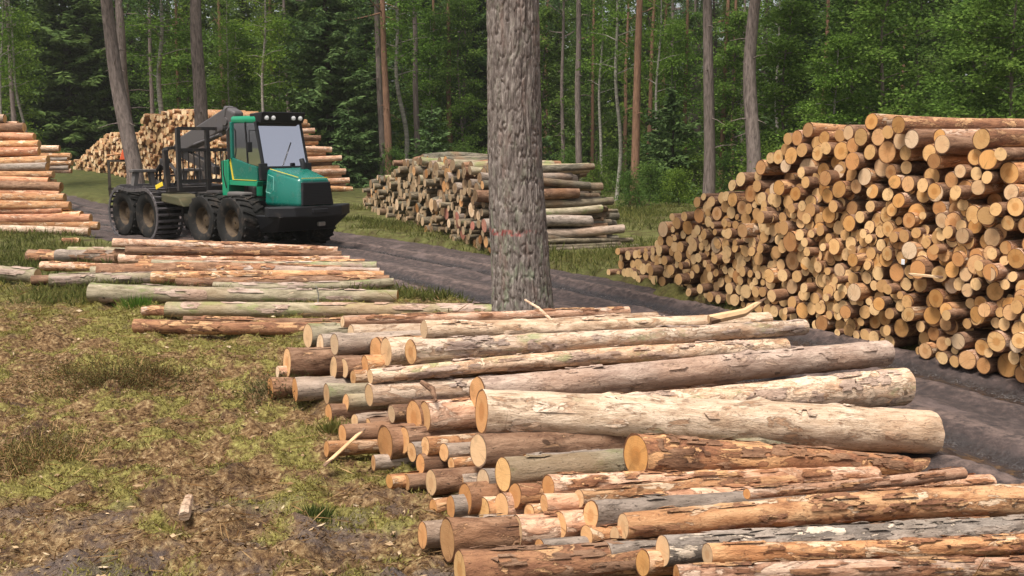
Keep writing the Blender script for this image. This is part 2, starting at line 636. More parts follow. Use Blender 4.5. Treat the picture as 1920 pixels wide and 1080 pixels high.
def lines(segs):
    out = [segs[0][0]]
    for a, b, s in segs:
        n = max(1, int(round((b - a) / s)))
        out += list(np.linspace(a, b, n + 1)[1:])
    return np.array(out)


gx = lines([(-220, -60, 10), (-60, -24, 2), (-24, -9, .4), (-9, 4, .055), (4, 12, .16), (12, 30, .8), (30, 60, 3), (60, 220, 10)])
gy = lines([(-60, 0, 6), (0, 5.4, .4), (5.4, 13, .055), (13, 22, .1), (22, 34, .22), (34, 60, .7), (60, 110, 2.5), (110, 420, 15)])
GX, GY = np.meshgrid(gx, gy)
GZ = ground_z(GX, GY)
V = np.stack([GX.ravel(), GY.ravel(), GZ], 1)
nx, ny = len(gx), len(gy)
ii = (np.arange(ny - 1)[:, None] * nx + np.arange(nx - 1)[None]).ravel()
Q = np.stack([ii, ii + 1, ii + nx + 1, ii + nx], 1)

t = NT('forest_floor')
c = t.coord()
n1 = t.noise(c, .8, 5, .6)
n2 = t.noise(c, 3.2, 6, .65)
n3 = t.noise(c, 17.0, 5, .7)
n4 = t.noise(c, 60.0, 3, .7)
lit = t.ramp(n3, [(.3, (.03, .016, .009)), (.43, (.10, .055, .026)), (.55, (.21, .13, .062)), (.70, (.44, .32, .175))])
mos = t.ramp(n3, [(.3, (.08, .065, .02)), (.46, (.15, .125, .038)), (.6, (.25, .22, .065)), (.76, (.40, .355, .15))])
an = t.t.nodes.new('ShaderNodeAttribute')
an.attribute_name = 'mossy'
f = t.math('ADD', an.outputs['Fac'], t.math('ADD', t.math('MULTIPLY', t.math('SUBTRACT', n2, .5), .35), t.math('MULTIPLY', t.math('SUBTRACT', n3, .5), .35)))
base = t.mix(t.step(f, .46, .63), lit, mos)
soil = t.noise(c, 1.5, 5, .6)
base = t.mix(t.math('MULTIPLY', t.step(soil, .56, .68), .7), base, (.045, .028, .022))
sp0 = t.t.nodes.new('ShaderNodeSeparateXYZ')
t.l(c, sp0.inputs[0])
wetp = t.math('MULTIPLY', t.step(t.noise(c, 1.1, 5, .65), .46, .60), t.math('SUBTRACT', 1.0, t.step(sp0.outputs[1], 6.8, 9.2)))
base = t.mix(t.math('MULTIPLY', wetp, .75), base, (.10, .08, .075))
base = t.mix(t.step(n4, .64, .72), base, (.46, .35, .23))
sep = t.t.nodes.new('ShaderNodeSeparateXYZ')
t.l(c, sep.inputs[0])
gr = t.ramp(t.noise(c, 2.2, 8, .72), [(.3, (.035, .026, .014)), (.44, (.075, .065, .025)), (.56, (.105, .11, .035)), (.72, (.20, .165, .075))])
base = t.mix(t.step(sep.outputs[1], 15, 24), base, gr)
fo = t.ramp(n2, [(.3, (.03, .035, .014)), (.55, (.065, .07, .022)), (.75, (.11, .09, .04))])
base = t.mix(t.step(sep.outputs[1], 46, 58), base, fo)
t.bump(t.math('ADD', n3, t.math('MULTIPLY', n4, .5)), .8, .05)
M['ground'] = t.fin(base, .95, .1)
gme = mesh_np('ground', V, [Q])
at_ = gme.attributes.new('mossy', 'FLOAT', 'POINT')
at_.data.foreach_set('value', moss_field(GX, GY).astype(np.float32))
go = link('ground', gme, M['ground'])
tag(go, 'mossy forest floor with brown needle litter', 'ground', kind='structure')

# road strip with ruts, its edges dive under the forest floor
tv = np.gradient(ROADS, axis=0)
tv /= np.linalg.norm(tv, axis=1)[:, None]
fine = []
for k in range(len(ROADS) - 1):
    seg = np.linalg.norm(ROADS[k + 1] - ROADS[k])
    m = max(1, int(seg / (.07 if 4 < ROADS[k][1] < 32 else .3)))
    fine += [ROADS[k] + (ROADS[k + 1] - ROADS[k]) * j / m for j in range(m)]
fine = np.array(fine)
tv = np.gradient(fine, axis=0)
tv /= np.linalg.norm(tv, axis=1)[:, None]
nv = np.stack([-tv[:, 1], tv[:, 0]], 1)
u = np.linspace(-1, 1, 91)
hw = road_half(fine[:, 1])
RX = fine[:, 0:1] + nv[:, 0:1] * u[None] * (hw[:, None] + .3)
RY = fine[:, 1:2] + nv[:, 1:2] * u[None] * (hw[:, None] + .3)
uu = np.broadcast_to(u[None] * hw[:, None], RX.shape).ravel()
ss = np.concatenate([[0], np.cumsum(np.linalg.norm(np.diff(fine, axis=0), axis=1))])
sv = np.broadcast_to(ss[:, None], RX.shape).ravel()
wv = .35 * (fbm(P2(sv * .12, np.zeros_like(sv)), 2, 31) - .5)
rut = 0
for c0, wd, dp in ((-.95, .30, .17), (.95, .30, .18), (-.25, .2, .07), (1.7, .2, .09), (-1.75, .22, .09)):
    dd = (uu - c0 - wv)
    rut = rut - dp * np.exp(-(dd / wd) ** 2) + dp * .4 * np.exp(-((np.abs(dd) - wd * 1.7) / (wd * .7)) ** 2)
rt = (fbm(P2(RX.ravel() * 2.2, RY.ravel() * 2.2), 4, 41) - .5) * .16 + (fbm(np.stack([sv * 3.2, uu * 9, 0 * uu], 1), 3, 43) - .5) * .07
lug = .024 * np.sin(sv * 2 * math.pi / .21 + np.abs(uu) * 6) * np.exp(-((np.abs(uu) - 1.0) / .35) ** 2)
RZ = base_z(RX, RY) - .09 + rut * .8 + rt * .5 + lug
floor_ = base_z(RX, RY) - .20
water = sstep(-.012, .012, floor_ - RZ)
RZ = np.maximum(RZ, floor_)
RZ -= .3 * sstep(.93, 1.0, np.abs(np.broadcast_to(u[None], RX.shape).ravel()))
V = np.stack([RX.ravel(), RY.ravel(), RZ], 1)
nx, ny = len(u), len(fine)
ii = (np.arange(ny - 1)[:, None] * nx + np.arange(nx - 1)[None]).ravel()
Q = np.stack([ii, ii + 1, ii + nx + 1, ii + nx], 1)
t = NT('churned_mud')
c = t.coord()
a = t.noise(c, 1.1, 6, .65)
b = t.noise(c, 9.0, 6, .7)
an = t.t.nodes.new('ShaderNodeAttribute')
an.attribute_name = 'rut'
base = t.ramp(b, [(.3, (.018, .012, .012)), (.5, (.045, .029, .025)), (.7, (.11, .074, .064))])
base = t.mix(t.math('MULTIPLY', t.step(a, .52, .68), .55), base, (.15, .105, .095))
base = t.mix(t.step(t.noise(c, 45, 3, .7), .69, .76), base, (.28, .2, .14))
rv = an.outputs['Fac']
dry = t.math('MULTIPLY', t.math('SUBTRACT', 1.0, t.step(rv, .12, .42)), t.step(b, .34, .6))
base = t.mix(t.math('MULTIPLY', dry, .6), base, (.20, .135, .11))
wet = t.math('MULTIPLY', t.step(rv, .6, .95), t.step(t.noise(c, 1.3, 5, .65), .28, .48))
base = t.mix(t.math('MULTIPLY', wet, .8), base, (.018, .013, .012))
aw = t.t.nodes.new('ShaderNodeAttribute')
aw.attribute_name = 'water'
wl = aw.outputs['Fac']
base = t.mix(t.math('MULTIPLY', wl, .8), base, (.035, .026, .022))
hgt_ = t.math('ADD', b, t.math('MULTIPLY', t.noise(c, 38, 4, .7), .6))
t.bump(t.math('MULTIPLY', hgt_, t.math('SUBTRACT', 1.0, wl)), .9, .04)
M['mud'] = t.fin(base, t.math('MAXIMUM', t.math('SUBTRACT', t.math('MULTIPLY_ADD', wet, -.5, .86), t.math('MULTIPLY', wl, .8)), .06), .5)
rme = mesh_np('road', V, [Q[:, ::-1]])
at_ = rme.attributes.new('rut', 'FLOAT', 'POINT')
at_.data.foreach_set('value', np.clip(.5 - rut / .2, 0, 1).astype(np.float32))
at_ = rme.attributes.new('water', 'FLOAT', 'POINT')
at_.data.foreach_set('value', water.astype(np.float32))
ro = link('road', rme, M['mud'])
tag(ro, 'rutted dark mud forest track', 'road', kind='structure')


def gz1(x, y):
    """height of what one stands on"""
    d, h = float(road_dist(np.array([x]), np.array([y]))[0]), float(road_half(y))
    g = float(ground_z([x], [y], False)[0])
    return max(g, float(base_z([x], [y])[0]) - .1) if d < h else g

# ------------------------------------------------------------------ logs


def log_geo(L, r0, r1, seed, nseg=20, nring=12, bend=.0, rough=.05, knots=4, tilt=.06):
    """tube along +X; returns V, quads, the far cap fan, and the near ring"""
    g = np.random.default_rng(seed)
    x = np.linspace(0, L, nring + 1)
    a = np.arange(nseg) / nseg * 2 * math.pi
    X, A = np.meshgrid(x, a, indexing='ij')
    tt = X / L
    rad = r0 + (r1 - r0) * tt
    rad = rad * (1 + .05 * np.cos(2 * (A - g.uniform(0, 6)))) * (1 + g.uniform(.0, .12) * np.clip(1 - X / .5, 0, 1) ** 2)
    pn = np.stack([X.ravel() * 1.8, np.cos(A.ravel()) * 1.5 + seed * 3.1, np.sin(A.ravel()) * 1.5], 1)
    rad = rad * (1 + rough * 2.2 * (fbm(pn, 3, seed).reshape(X.shape) - .5))
    pn2 = np.stack([X.ravel() * 7, np.cos(A.ravel()) * 3.4, np.sin(A.ravel()) * 3.4 + seed], 1)
    rad = rad * (1 + rough * 1.3 * (fbm(pn2, 2, seed + 5).reshape(X.shape) - .5))
    for _ in range(knots):
        kx, ka = g.uniform(.1, L * .97), g.uniform(0, 2 * math.pi)
        da = (A - ka + math.pi) % (2 * math.pi) - math.pi
        rad = rad * (1 + g.uniform(.08, .2) * np.exp(-((X - kx) / .06) ** 2 - (da / .3) ** 2))
    b1, b2 = g.uniform(-1, 1, 2) * bend
    ph = g.uniform(.7, 1.3)
    by = b1 * np.sin(math.pi * tt * ph) + .25 * bend * np.sin(2 * math.pi * tt + seed)
    bz = b2 * np.sin(math.pi * tt * ph) - .5 * b2 * tt
    Y = rad * np.cos(A) + by - by[0, 0] * (1 - tt)
    Z = rad * np.sin(A) + bz
    tl, t2 = g.uniform(-tilt, tilt, 2)
    Xo = X + (1 - tt) ** 6 * (tl * Y + t2 * Z)
    V = np.stack([Xo.ravel(), Y.ravel(), Z.ravel()], 1)
    i = (np.arange(nring)[:, None] * nseg + np.arange(nseg)[None])
    j = (np.arange(nring)[:, None] * nseg + (np.arange(nseg)[None] + 1) % nseg)
    Q = np.stack([i.ravel(), j.ravel(), (j + nseg).ravel(), (i + nseg).ravel()], 1)
    return V, Q, nseg


def flake_geo(V, nseg, g, n):
    """ragged plates of outer bark standing a little off the log"""
    nr = len(V) // nseg
    G3 = V.reshape(nr, nseg, 3)
    cen = G3.mean(1, keepdims=True)
    out = G3 - cen
    out /= np.linalg.norm(out, axis=2, keepdims=True) + 1e-9
    Vs, Qs, m = [], [], 0
    for _ in range(n):
        a, b = int(g.integers(2, 7)), int(g.integers(2, 5))
        if nr - a - 2 < 2:
            continue
        i0, j0 = int(g.integers(1, nr - a - 1)), int(g.integers(0, nseg))
        ii = i0 + np.arange(a + 1)
        jj = (j0 + np.arange(b + 1)) % nseg
        P = G3[np.ix_(ii, jj)].copy()
        N = out[np.ix_(ii, jj)]
        lift = .003 + .011 * g.random() + g.uniform(-.002, .010, (a + 1, b + 1))
        lift[0] -= .004
        lift[-1] -= .004
        P += N * lift[..., None]
        P[..., 0] += g.normal(0, .022, (a + 1, b + 1))
        P[0, :, 0] += g.uniform(-.03, .04, b + 1)
        P[-1, :, 0] += g.uniform(-.04, .03, b + 1)
        idx = np.arange((a + 1) * (b + 1)).reshape(a + 1, b + 1)
        q = np.stack([idx[:-1, :-1], idx[:-1, 1:], idx[1:, 1:], idx[1:, :-1]], -1).reshape(-1, 4)
        keep = g.random(len(q)) > .12
        Vs.append(P.reshape(-1, 3))
        Qs.append(q[keep] + m)
        m += P.shape[0] * P.shape[1]
    return (np.vstack(Vs), np.vstack(Qs)) if Vs else (np.zeros((0, 3)), np.zeros((0, 4), int))


def log_body(V, Q, nseg, name, flakes=0, seed=0):
    last = V[-nseg:]
    cen = last.mean(0) + np.array([.004, 0, 0])
    n = len(V)
    VV = [V, last, cen[None]]
    k = np.arange(nseg)
    T = np.stack([k + n, (k + 1) % nseg + n, np.full(nseg, n + nseg)], 1)
    polys, mi = [Q, T], [np.zeros(len(Q)), np.ones(len(T))]
    if flakes:
        FV, FQ = flake_geo(V, nseg, np.random.default_rng(seed + 77), flakes)
        if len(FQ):
            VV.append(FV)
            polys.append(FQ + n + nseg + 1)
            mi.append(np.full(len(FQ), 2))
    return mesh_np(name, np.vstack(VV), polys, True, mi)


def log_end(V, nseg, name, seed):
    g = np.random.default_rng(seed)
    ring = V[:nseg]
    cen = ring.mean(0)
    mid = cen + (ring - cen) * .55
    VV = np.vstack([ring, mid, cen])
    k = np.arange(nseg)
    k2 = (k + 1) % nseg
    Q = np.stack([k2, k, k + nseg, k2 + nseg], 1)
    T = np.stack([k2 + nseg, k + nseg, np.full(nseg, 2 * nseg)], 1)
    return mesh_np(name, VV, [Q, T], True)


def frame_x(d):
    x = Vector(d).normalized()
    y = Vector((0, 0, 1)).cross(x).normalized()
    z = x.cross(y)
    return Matrix((x, y, z)).transposed()


def unique_log(p0, p1, r0, r1, bark, cut, seed, name='pine_log', bend=.0, nseg=30, rough=.05, end=True, knots=6, flakes=0, step=.12, plate=None):
    p0, p1 = Vector(p0), Vector(p1)
    L = (p1 - p0).length
    V, Q, ns = log_geo(L, r0, r1, seed, nseg, max(8, int(L / step)), bend, rough, knots)
    o = link(name, log_body(V, Q, ns, 'log_bark', flakes, seed), [M[bark], M[cut], M[plate or bark]])
    o.matrix_world = Matrix.Translation(p0) @ frame_x(p1 - p0).to_4x4()
    if end:
        link('cut_end', log_end(V, ns, 'cut_end', seed), M[cut], o)
    return o


def log_variants(n, L, r, seed, nseg=16, nring=10, bark=('bark_pink',), cut=('cut_warm',), bend=.05, taper=.85):
    out = []
    for k in range(n):
        V, Q, ns = log_geo(L, r, r * taper, seed + k, nseg, nring, bend, .06, 3)
        b = log_body(V, Q, ns, 'log_bark')
        e = log_end(V, ns, 'cut_end', seed + k)
        bm_, cm = M[bark[k % len(bark)]], M[cut[k % len(cut)]]
        b.materials.append(bm_)
        b.materials.append(cm)
        e.materials.append(cm)
        out.append((b, e))
    return out


def place_log(var, name, p0, d, L, r, base_L, base_r, spin, with_end=True):
    b, e = var
    o = bpy.data.objects.new(name, b)
    col.objects.link(o)
    rot = frame_x(d) @ Matrix.Rotation(spin, 3, 'X')
    o.matrix_world = Matrix.Translation(Vector(p0)) @ rot.to_4x4() @ Matrix.Diagonal((L / base_L, r / base_r, r / base_r, 1))
    if with_end:
        c = bpy.data.objects.new('cut_end', e)
        col.objects.link(c)
        c.parent = o
    return o


def pack(profile, s0, s1, rgen, seed, nmax=1200):
    """stack circles (s, z, r) one on the other under profile(s), each lying in the lowest free hollow"""
    g = np.random.default_rng(seed)
    C = []
    s = s0
    r = rgen(g)
    s += r
    pr = None
    while True:
        if pr is not None:
            s += 2 * math.sqrt(pr * r)
        if s > s1:
            break
        C.append((s, r, r))
        pr = r
        r = rgen(g)
    live = [True] * len(C)
    fails = 0
    while len(C) < nmax and fails < 40:
        r = rgen(g)
        A = np.array([c_ for c_, l_ in zip(C, live) if l_])
        x, z, q = A.T
        i, j = np.triu_indices(len(A), 1)
        near = (np.abs(x[i] - x[j]) < q[i] + q[j] + 2 * r) & (np.abs(z[i] - z[j]) < q[i] + q[j] + 2 * r)
        i, j = i[near], j[near]
        dx, dz = x[j] - x[i], z[j] - z[i]
        d = np.hypot(dx, dz)
        a, b = q[i] + r, q[j] + r
        ok = d < a + b
        i, j, dx, dz, d, a, b = i[ok], j[ok], dx[ok], dz[ok], d[ok], a[ok], b[ok]
        t = (a * a - b * b + d * d) / (2 * d)
        h2 = a * a - t * t
        ok = h2 > 0
        i, j, dx, dz, d, t, h2 = i[ok], j[ok], dx[ok], dz[ok], d[ok], t[ok], h2[ok]
        h = np.sqrt(h2)
        sg = np.where(dx >= 0, 1.0, -1.0)
        cx = x[i] + dx / d * t - dz / d * h * sg
        cz = z[i] + dz / d * t + dx / d * h * sg
        lo, hi = np.minimum(x[i], x[j]), np.maximum(x[i], x[j])
        ok = (cz >= r * .98) & (cx > lo) & (cx < hi) & (cz + r * .6 < profile(cx)) & (cx > s0) & (cx < s1)
        cx, cz = cx[ok], cz[ok]
        o = np.argsort(cz + g.uniform(0, .12, len(cz)))
        done = False
        for k in o:
            if np.all(np.hypot(x - cx[k], z - cz[k]) > q + r - .004):
                for m_, c_ in enumerate(C):
                    if live[m_] and abs(c_[0] - cx[k]) < c_[2] * .7 and c_[1] < cz[k] - 3.2 * r:
                        live[m_] = False
                C.append((cx[k], cz[k], r))
                live.append(True)
                done = True
                break
        fails = 0 if done else fails + 1
    return C


def axis_of(az, pitch=0.0):
    return np.array([math.sin(R(az)) * math.cos(pitch), math.cos(R(az)) * math.cos(pitch), math.sin(pitch)])


def stack_line(pa, pb):
    A, B = at_z(*pa, 0.0), at_z(*pb, 0.0)
    d = B - A
    d[2] = 0
    return A, d / np.linalg.norm(d), float(np.linalg.norm(d))


def profile_on(A, d, pts):
    az = math.degrees(math.atan2(d[0], d[1]))
    S, Z = [], []
    for px, py in pts:
        p = at_vplane(px, py, A, az)
        S.append(float(np.dot(p - A, d)))
        Z.append(float(p[2]))
    S, Z = np.array(S), np.array(Z)
    return lambda s: np.interp(s, S, Z, left=-1, right=Z[-1]), S

def merged_logs(items, nseg, nring, name, mats, label):
    """items: (p0, dir, L, r, seed): one object for the many that are too small or too hidden to single out"""
    Vs, Qs, Ts, n = [], [], [], 0
    for p0, dirv, L, r, sd_ in items:
        V, Q, ns = log_geo(L, r, r * .85, sd_, nseg, nring, .04, .06, 0)
        Vw = V @ np.array(frame_x(dirv)).T + p0
        Vs += [Vw, Vw[:ns], Vw[:ns].mean(0)[None]]
        kk = np.arange(ns)
        Qs.append(Q + n)
        Ts.append(np.stack([(kk + 1) % ns, kk, np.full(ns, ns)], 1) + n + len(Vw))
        n += len(Vw) + ns + 1
    if items:
        Qs, Ts = np.vstack(Qs), np.vstack(Ts)
        o = link(name, mesh_np(name, np.vstack(Vs), [Qs, Ts], True, [np.zeros(len(Qs)), np.ones(len(Ts))]), mats)
        tag(o, label, 'logs', kind='stuff')


# ---- the tall stack beyond the track
A, d, LL = stack_line((1140, 512), (1790, 690))
prof, S = profile_on(A, d, [(1138, 485), (1150, 462), (1215, 462), (1222, 425), (1250, 398), (1296, 395), (1300, 362), (1350, 358), (1360, 318), (1390, 312), (1400, 285), (1440, 270), (1452, 236), (1500, 226), (1592, 226), (1602, 200), (1650, 200), (1700, 224), (1760, 232), (1830, 240), (1870, 270), (1925, 285), (1990, 300), (2100, 330)])
AZ_R = 60.0


def rg_stack(g):
    return float(np.clip(g.normal(.100, .025), .06, .17))


pk = pack(prof, 0.0, LL + 1.9, rg_stack, 5)
vars_r = log_variants(12, 4.0, .13, 100, 18, 8, ('bark_orange', 'bark_dark', 'bark_pink', 'bark_flaky', 'bark_orange'), ('cut_warm', 'cut_orange', 'cut_warm', 'cut_warm', 'cut_orange', 'cut_pale'), .05)
rows = []
for k, (s, z, r) in enumerate(pk):
    g = np.random.default_rng(900 + k)
    off = float(np.clip(g.normal(0, .055), -.2, .16))
    q_ = g.random()
    off += -g.uniform(.08, .24) if q_ < .06 else g.uniform(.2, .7) if q_ < .27 else 0
    dirv = axis_of(AZ_R + g.normal(0, .8), g.normal(0, .006))
    p = A + d * s
    gz = float(base_z([p[0]], [p[1]])[0]) - .05
    p0 = np.array([p[0], p[1], z + gz]) + dirv * (off + .2)
    q = p0 - EYE
    px = CX + F_PX * np.dot(q, RGT) / np.dot(q, FWD)
    py = CY - F_PX * np.dot(q, UPV) / np.dot(q, FWD)
    rows.append([k, p0, dirv, r, z, s, px, py])
vis = [w for w in rows if w[6] < 1950]
vis.sort(key=lambda w: -(w[3] / fdepth(w[1])))
single = {w[0] for w in vis[:330]}
print('stack logs', len(rows), 'in frame', len(vis))
TIER = ['bottom course', 'low part', 'middle', 'upper part', 'top courses']
for k, p0, dirv, r, z, s, px, py in rows:
    if k not in single:
        continue
    g = np.random.default_rng(5000 + k)
    o = place_log(vars_r[int(g.integers(12))], 'stacked_log', p0, dirv, 4.0 + g.uniform(-.08, .08), r * .87, 4.0, .13, g.uniform(0, 6.28))
    hh = float(prof(s))
    f = z / max(hh, .3)
    tier = 'bottom course' if z < r * 1.3 else 'top courses' if f > .86 else 'upper part' if f > .62 else 'middle' if f > .36 else 'low part'
    zone = 'far low end' if px < 1300 else 'rising flank' if px < 1450 else 'centre' if px < 1620 else 'tallest section' if px < 1780 else 'near end'
    size = 'thin' if r < .096 else 'thick' if r > .126 else 'medium thick'
    tag(o, f'{size} log in the {tier} of the tall stack, {zone}', 'log', 'logs in the tall stack beyond the track')
rest = [w for w in rows if w[0] not in single]
REST = [(w[1], w[2], 4.0, w[3] * .85, 300 + w[0]) for w in rest]

merged_logs(REST, 14, 5, 'log_stack', [M['bark_dark'], M['cut_many']], 'remaining thin logs filling the tall stack beyond the track')

# ---- the low greyish stack behind the tree
A, d, LL = stack_line((688, 386), (935, 474))
prof, S = profile_on(A, d, [(686, 372), (690, 352), (712, 345), (716, 328), (742, 318), (748, 300), (762, 290), (850, 285), (930, 300), (950, 330), (1000, 400)])
pk = pack(prof, 0.0, LL + .2, lambda g: float(np.clip(g.normal(.108, .032), .065, .2)), 15)
vars_m = log_variants(8, 3.6, .13, 160, 14, 8, ('bark_old', 'bark_grey', 'bark_old', 'bark_dark', 'bark_old', 'bark_moss', 'bark_old'), ('cut_dull', 'cut_dull', 'cut_orange', 'cut_dull', 'cut_pale'), .11)
AZ_M = 64.0
vars_m += log_variants(2, 3.6, .13, 176, 14, 8, ('bark_old', 'bark_grey'), ('cut_stained',), .07)
print('middle stack', len(pk))
items = []
for k, (s, z, r) in enumerate(pk):
    g = np.random.default_rng(1900 + k)
    dirv = axis_of(AZ_M + g.normal(0, 1.2), g.normal(0, .01))
    p = A + d * s
    p0 = np.array([p[0], p[1], z + float(base_z([p[0]], [p[1]])[0]) - .05]) + dirv * float(np.clip(g.normal(0, .2), -.5, .4))
    items.append((p0, dirv, 3.75 - .45 * z + g.uniform(-.35, .35), r, 1900 + k, s, z, int(g.integers(8)), g.uniform(0, 6.28)))
items.sort(key=lambda w: -w[3] / fdepth(w[0]) - (.002 if w[6] > float(prof(w[5])) - .4 else 0))
for p0, dirv, L, r, sd_, s, z, vi, spin in items[:290]:
    q = p0 - EYE
    px = CX + F_PX * np.dot(q, RGT) / np.dot(q, FWD)
    if 835 < px < 930 and z < 1.0 and sd_ % 3 == 0:
        vi = 8 + sd_ % 2
    o = place_log(vars_m[vi], 'greyish_log', p0, dirv, L, r, 3.6, .13, spin)
    f = z / max(float(prof(s)), .3)
    tier = 'bottom layer' if z < r * 1.4 else 'top layer' if f > .75 else 'lower half' if f < .45 else 'upper half'
    zone = 'far tapering end' if s < LL * .3 else 'middle stretch' if s < LL * .65 else 'end near the pine'
    size = 'thin' if r < .115 else 'thick' if r > .165 else 'medium'
    tag(o, f'{size} mossy log, {tier} of the low grey stack, {zone}', 'log', 'logs in the low grey stack')
merged_logs([w[:5] for w in items[290:]], 10, 4, 'log_stack', [M['bark_old'], M['cut_many_dull']], 'remaining thin logs filling the low grey stack behind the pine')

# ---- the far stack behind the machine: hundreds of small ends, one mass
def far_stack():
    pa, pb = at_depth(140, 330, 68.0), at_depth(486, 360, 52.0)
    A = np.array([pa[0], pa[1], 0.0])
    dd = pb - pa
    dd[2] = 0
    L = float(np.linalg.norm(dd))
    d = dd / L
    prof, S = profile_on(A, d, [(138, 330), (142, 322), (180, 285), (200, 262), (262, 258), (266, 222), (310, 218), (316, 208), (400, 206), (470, 206), (486, 214)])
    pk = pack(lambda s: np.where(s > L + .3, -1, prof(s) - .4), 0.0, L, lambda g: float(np.clip(g.normal(.118, .024), .075, .19)), 25, 2600)
    Vs, Qs, Ts, n = [], [], [], 0
    for k, (s, z, r) in enumerate(pk):
        g = np.random.default_rng(2900 + k)
        p = A + d * s
        dirv = axis_of(42 + g.normal(0, 1.5), g.normal(0, .01))
        gz = float(base_z([p[0]], [p[1]])[0])
        p0 = np.array([p[0], p[1], z + gz - .05]) + dirv * g.normal(0, .15)
        V, Q, ns = log_geo(4.0, r, r * .85, 700 + k, 8, 1, .0, .03, 0)
        Vw = V @ np.array(frame_x(dirv)).T + p0
        Vs += [Vw, Vw[:ns], Vw[:ns].mean(0)[None]]
        kk = np.arange(ns)
        Qs.append(Q + n)
        Ts.append(np.stack([(kk + 1) % ns, kk, np.full(ns, ns)], 1) + n + len(Vw))
        n += len(Vw) + ns + 1
    Qs, Ts = np.vstack(Qs), np.vstack(Ts)
    o = link('log_stack', mesh_np('log_stack', np.vstack(Vs), [Qs, Ts], True, [np.zeros(len(Qs)), np.ones(len(Ts))]), [M['bark_orange'], M['cut_far']])
    tag(o, 'long far stack of hundreds of small sawn log ends behind the forwarder', 'logs', kind='stuff')
    print('far stack', len(pk))
    # the near face of that stack shows log sides in steps beside the cab
    vs = log_variants(5, 5.0, .15, 190, 12, 6, ('bark_orange', 'bark_pink', 'bark_dark'), ('cut_warm',), .06)
    steps = [(575, 232), (590, 246), (601, 258), (596, 268), (622, 280), (610, 288), (640, 297), (622, 306), (636, 315), (648, 322), (640, 331), (655, 339), (648, 347), (660, 354)]
    for k, (px, py) in enumerate(steps):
        g = np.random.default_rng(70 + k)
        end = at_depth(px, py, 55.0)
        dirv = axis_of(70 + g.normal(0, 3), g.normal(0, .012))
        p0 = end - dirv * 5.0
        o = place_log(vs[k % 5], 'far_log', p0, dirv, 5.0, .15 + g.uniform(-.02, .04), 5.0, .15, g.uniform(0, 6))
        place = 'at the very top' if k < 2 else 'in the upper steps' if k < 6 else 'in the middle steps' if k < 10 else 'in the bottom steps'
        tag(o, f'reddish log sticking out {place} of the far stack beside the cab', 'log', 'logs stepping out of the far stack')


far_stack()

# ---- left stack: log sides towards us, ends stepping to the track
left_rows = [(10, 224, 7), (46, 240, 8), (64, 256, 7), (73, 270, 7), (74, 285, 7), (91, 300, 8), (90, 314, 7.5), (101, 327, 6.5), (92, 339, 6), (115, 350, 8.5), (112, 361, 6), (121, 371, 8), (132, 386, 8), (118, 396, 6), (154, 406, 9), (171, 410, 8), (185, 422, 7), (168, 434, 7)]
M['bark_red'] = bark_mat('reddish_pine_bark', (.17, .06, .035), (.44, .20, .11), (.62, .34, .20), (.80, .53, .36), .55)
COLR = 'bark_red'
lb = ['bark_grey', 'bark_dark', 'bark_pink', 'bark_orange', 'bark_pink', 'bark_orange', 'bark_grey', 'bark_orange', 'bark_pink', 'bark_dark', 'bark_pink', 'bark_orange', 'bark_orange', 'bark_pink', 'bark_orange', 'bark_pink', 'bark_orange', 'bark_pale']
ORD = ['topmost', 'second', 'third', 'fourth', 'fifth', 'sixth', 'seventh', 'eighth', 'ninth', 'tenth', 'eleventh', 'twelfth', 'thirteenth', 'fourteenth', 'fifteenth', 'sixteenth', 'seventeenth', 'lowest']
lb = [COLR if b_ == 'bark_pink' else b_ for b_ in lb]
COLN = {'bark_red': 'reddish', 'bark_grey': 'grey', 'bark_dark': 'dark brown', 'bark_pink': 'pinkish', 'bark_orange': 'orange', 'bark_pale': 'pale', 'bark_moss': 'mossy', 'bark_flaky': 'flaky brown', 'bark_patchy': 'patchy grey'}
for k, (px, py, rp) in enumerate(left_rows):
    g = np.random.default_rng(400 + k)
    zapp = (440 - py) * .0165
    Y = 31.6 + max(zapp, 0) * .55
    p1 = at_depth(px, py, Y)
    r = rp * Y / F_PX * 1.08
    azk = 93 + g.normal(0, 1.3) + (7 if k == 14 else 0)
    dirv = axis_of(azk, g.normal(0, .01) + (.05 if k == 14 else 0))
    p0 = p1 - dirv * 5.2
    o = unique_log(p0, p1, r * 1.1, r, lb[k], 'cut_warm', 420 + k, 'timber_log', .06, 14, .06, False, 3)
    tag(o, f'{COLN[lb[k]]} log, {ORD[k]} from the top of the stack at the left edge', 'log', 'logs in the stack at the left edge')
    # a second one lies right behind it
    if k < 15:
        p0b = p0 + np.array([-.1 - .25 * g.random(), .30, -.02 + .1 * g.random()])
        o = unique_log(p0b, p0b + dirv * 5.0, r, r * .9, lb[(k * 7 + 3) % 18], 'cut_warm', 470 + k, 'timber_log', .06, 12, .06, False, 2)
        tag(o, 'partly hidden log wedged behind the front row of the left edge stack', 'log', 'logs wedged in the left edge stack')
for k, (px, py, rp) in enumerate([(112, 279, 5), (133, 291, 4.5), (128, 299, 4.5), (135, 306, 5), (130, 314, 4.5), (134, 320, 4)]):
    p1 = at_depth(px, py, 46.0)
    dirv = axis_of(92 + k % 3, .0)
    r = rp * 46 / F_PX * 1.1
    o = unique_log(p1 - dirv * 5, p1, r, r, ['bark_pale', 'bark_orange', 'bark_grey', 'bark_orange', 'bark_grey', 'bark_pink'][k], 'cut_warm', 520 + k, 'distant_log', .05, 12, .05, False, 2)
    tag(o, ['pale log lying on top of the small pile behind the left edge stack', 'orange log second from the top of the small pile behind the left stack', 'grey log third from the top of the small pile behind the left stack', 'orange log fourth from the top of the small pile behind the left stack', 'grey log second lowest in the small pile behind the left stack', 'pinkish lowest log of the small pile behind the left stack'][k], 'log', 'logs of the small pile behind the left stack')

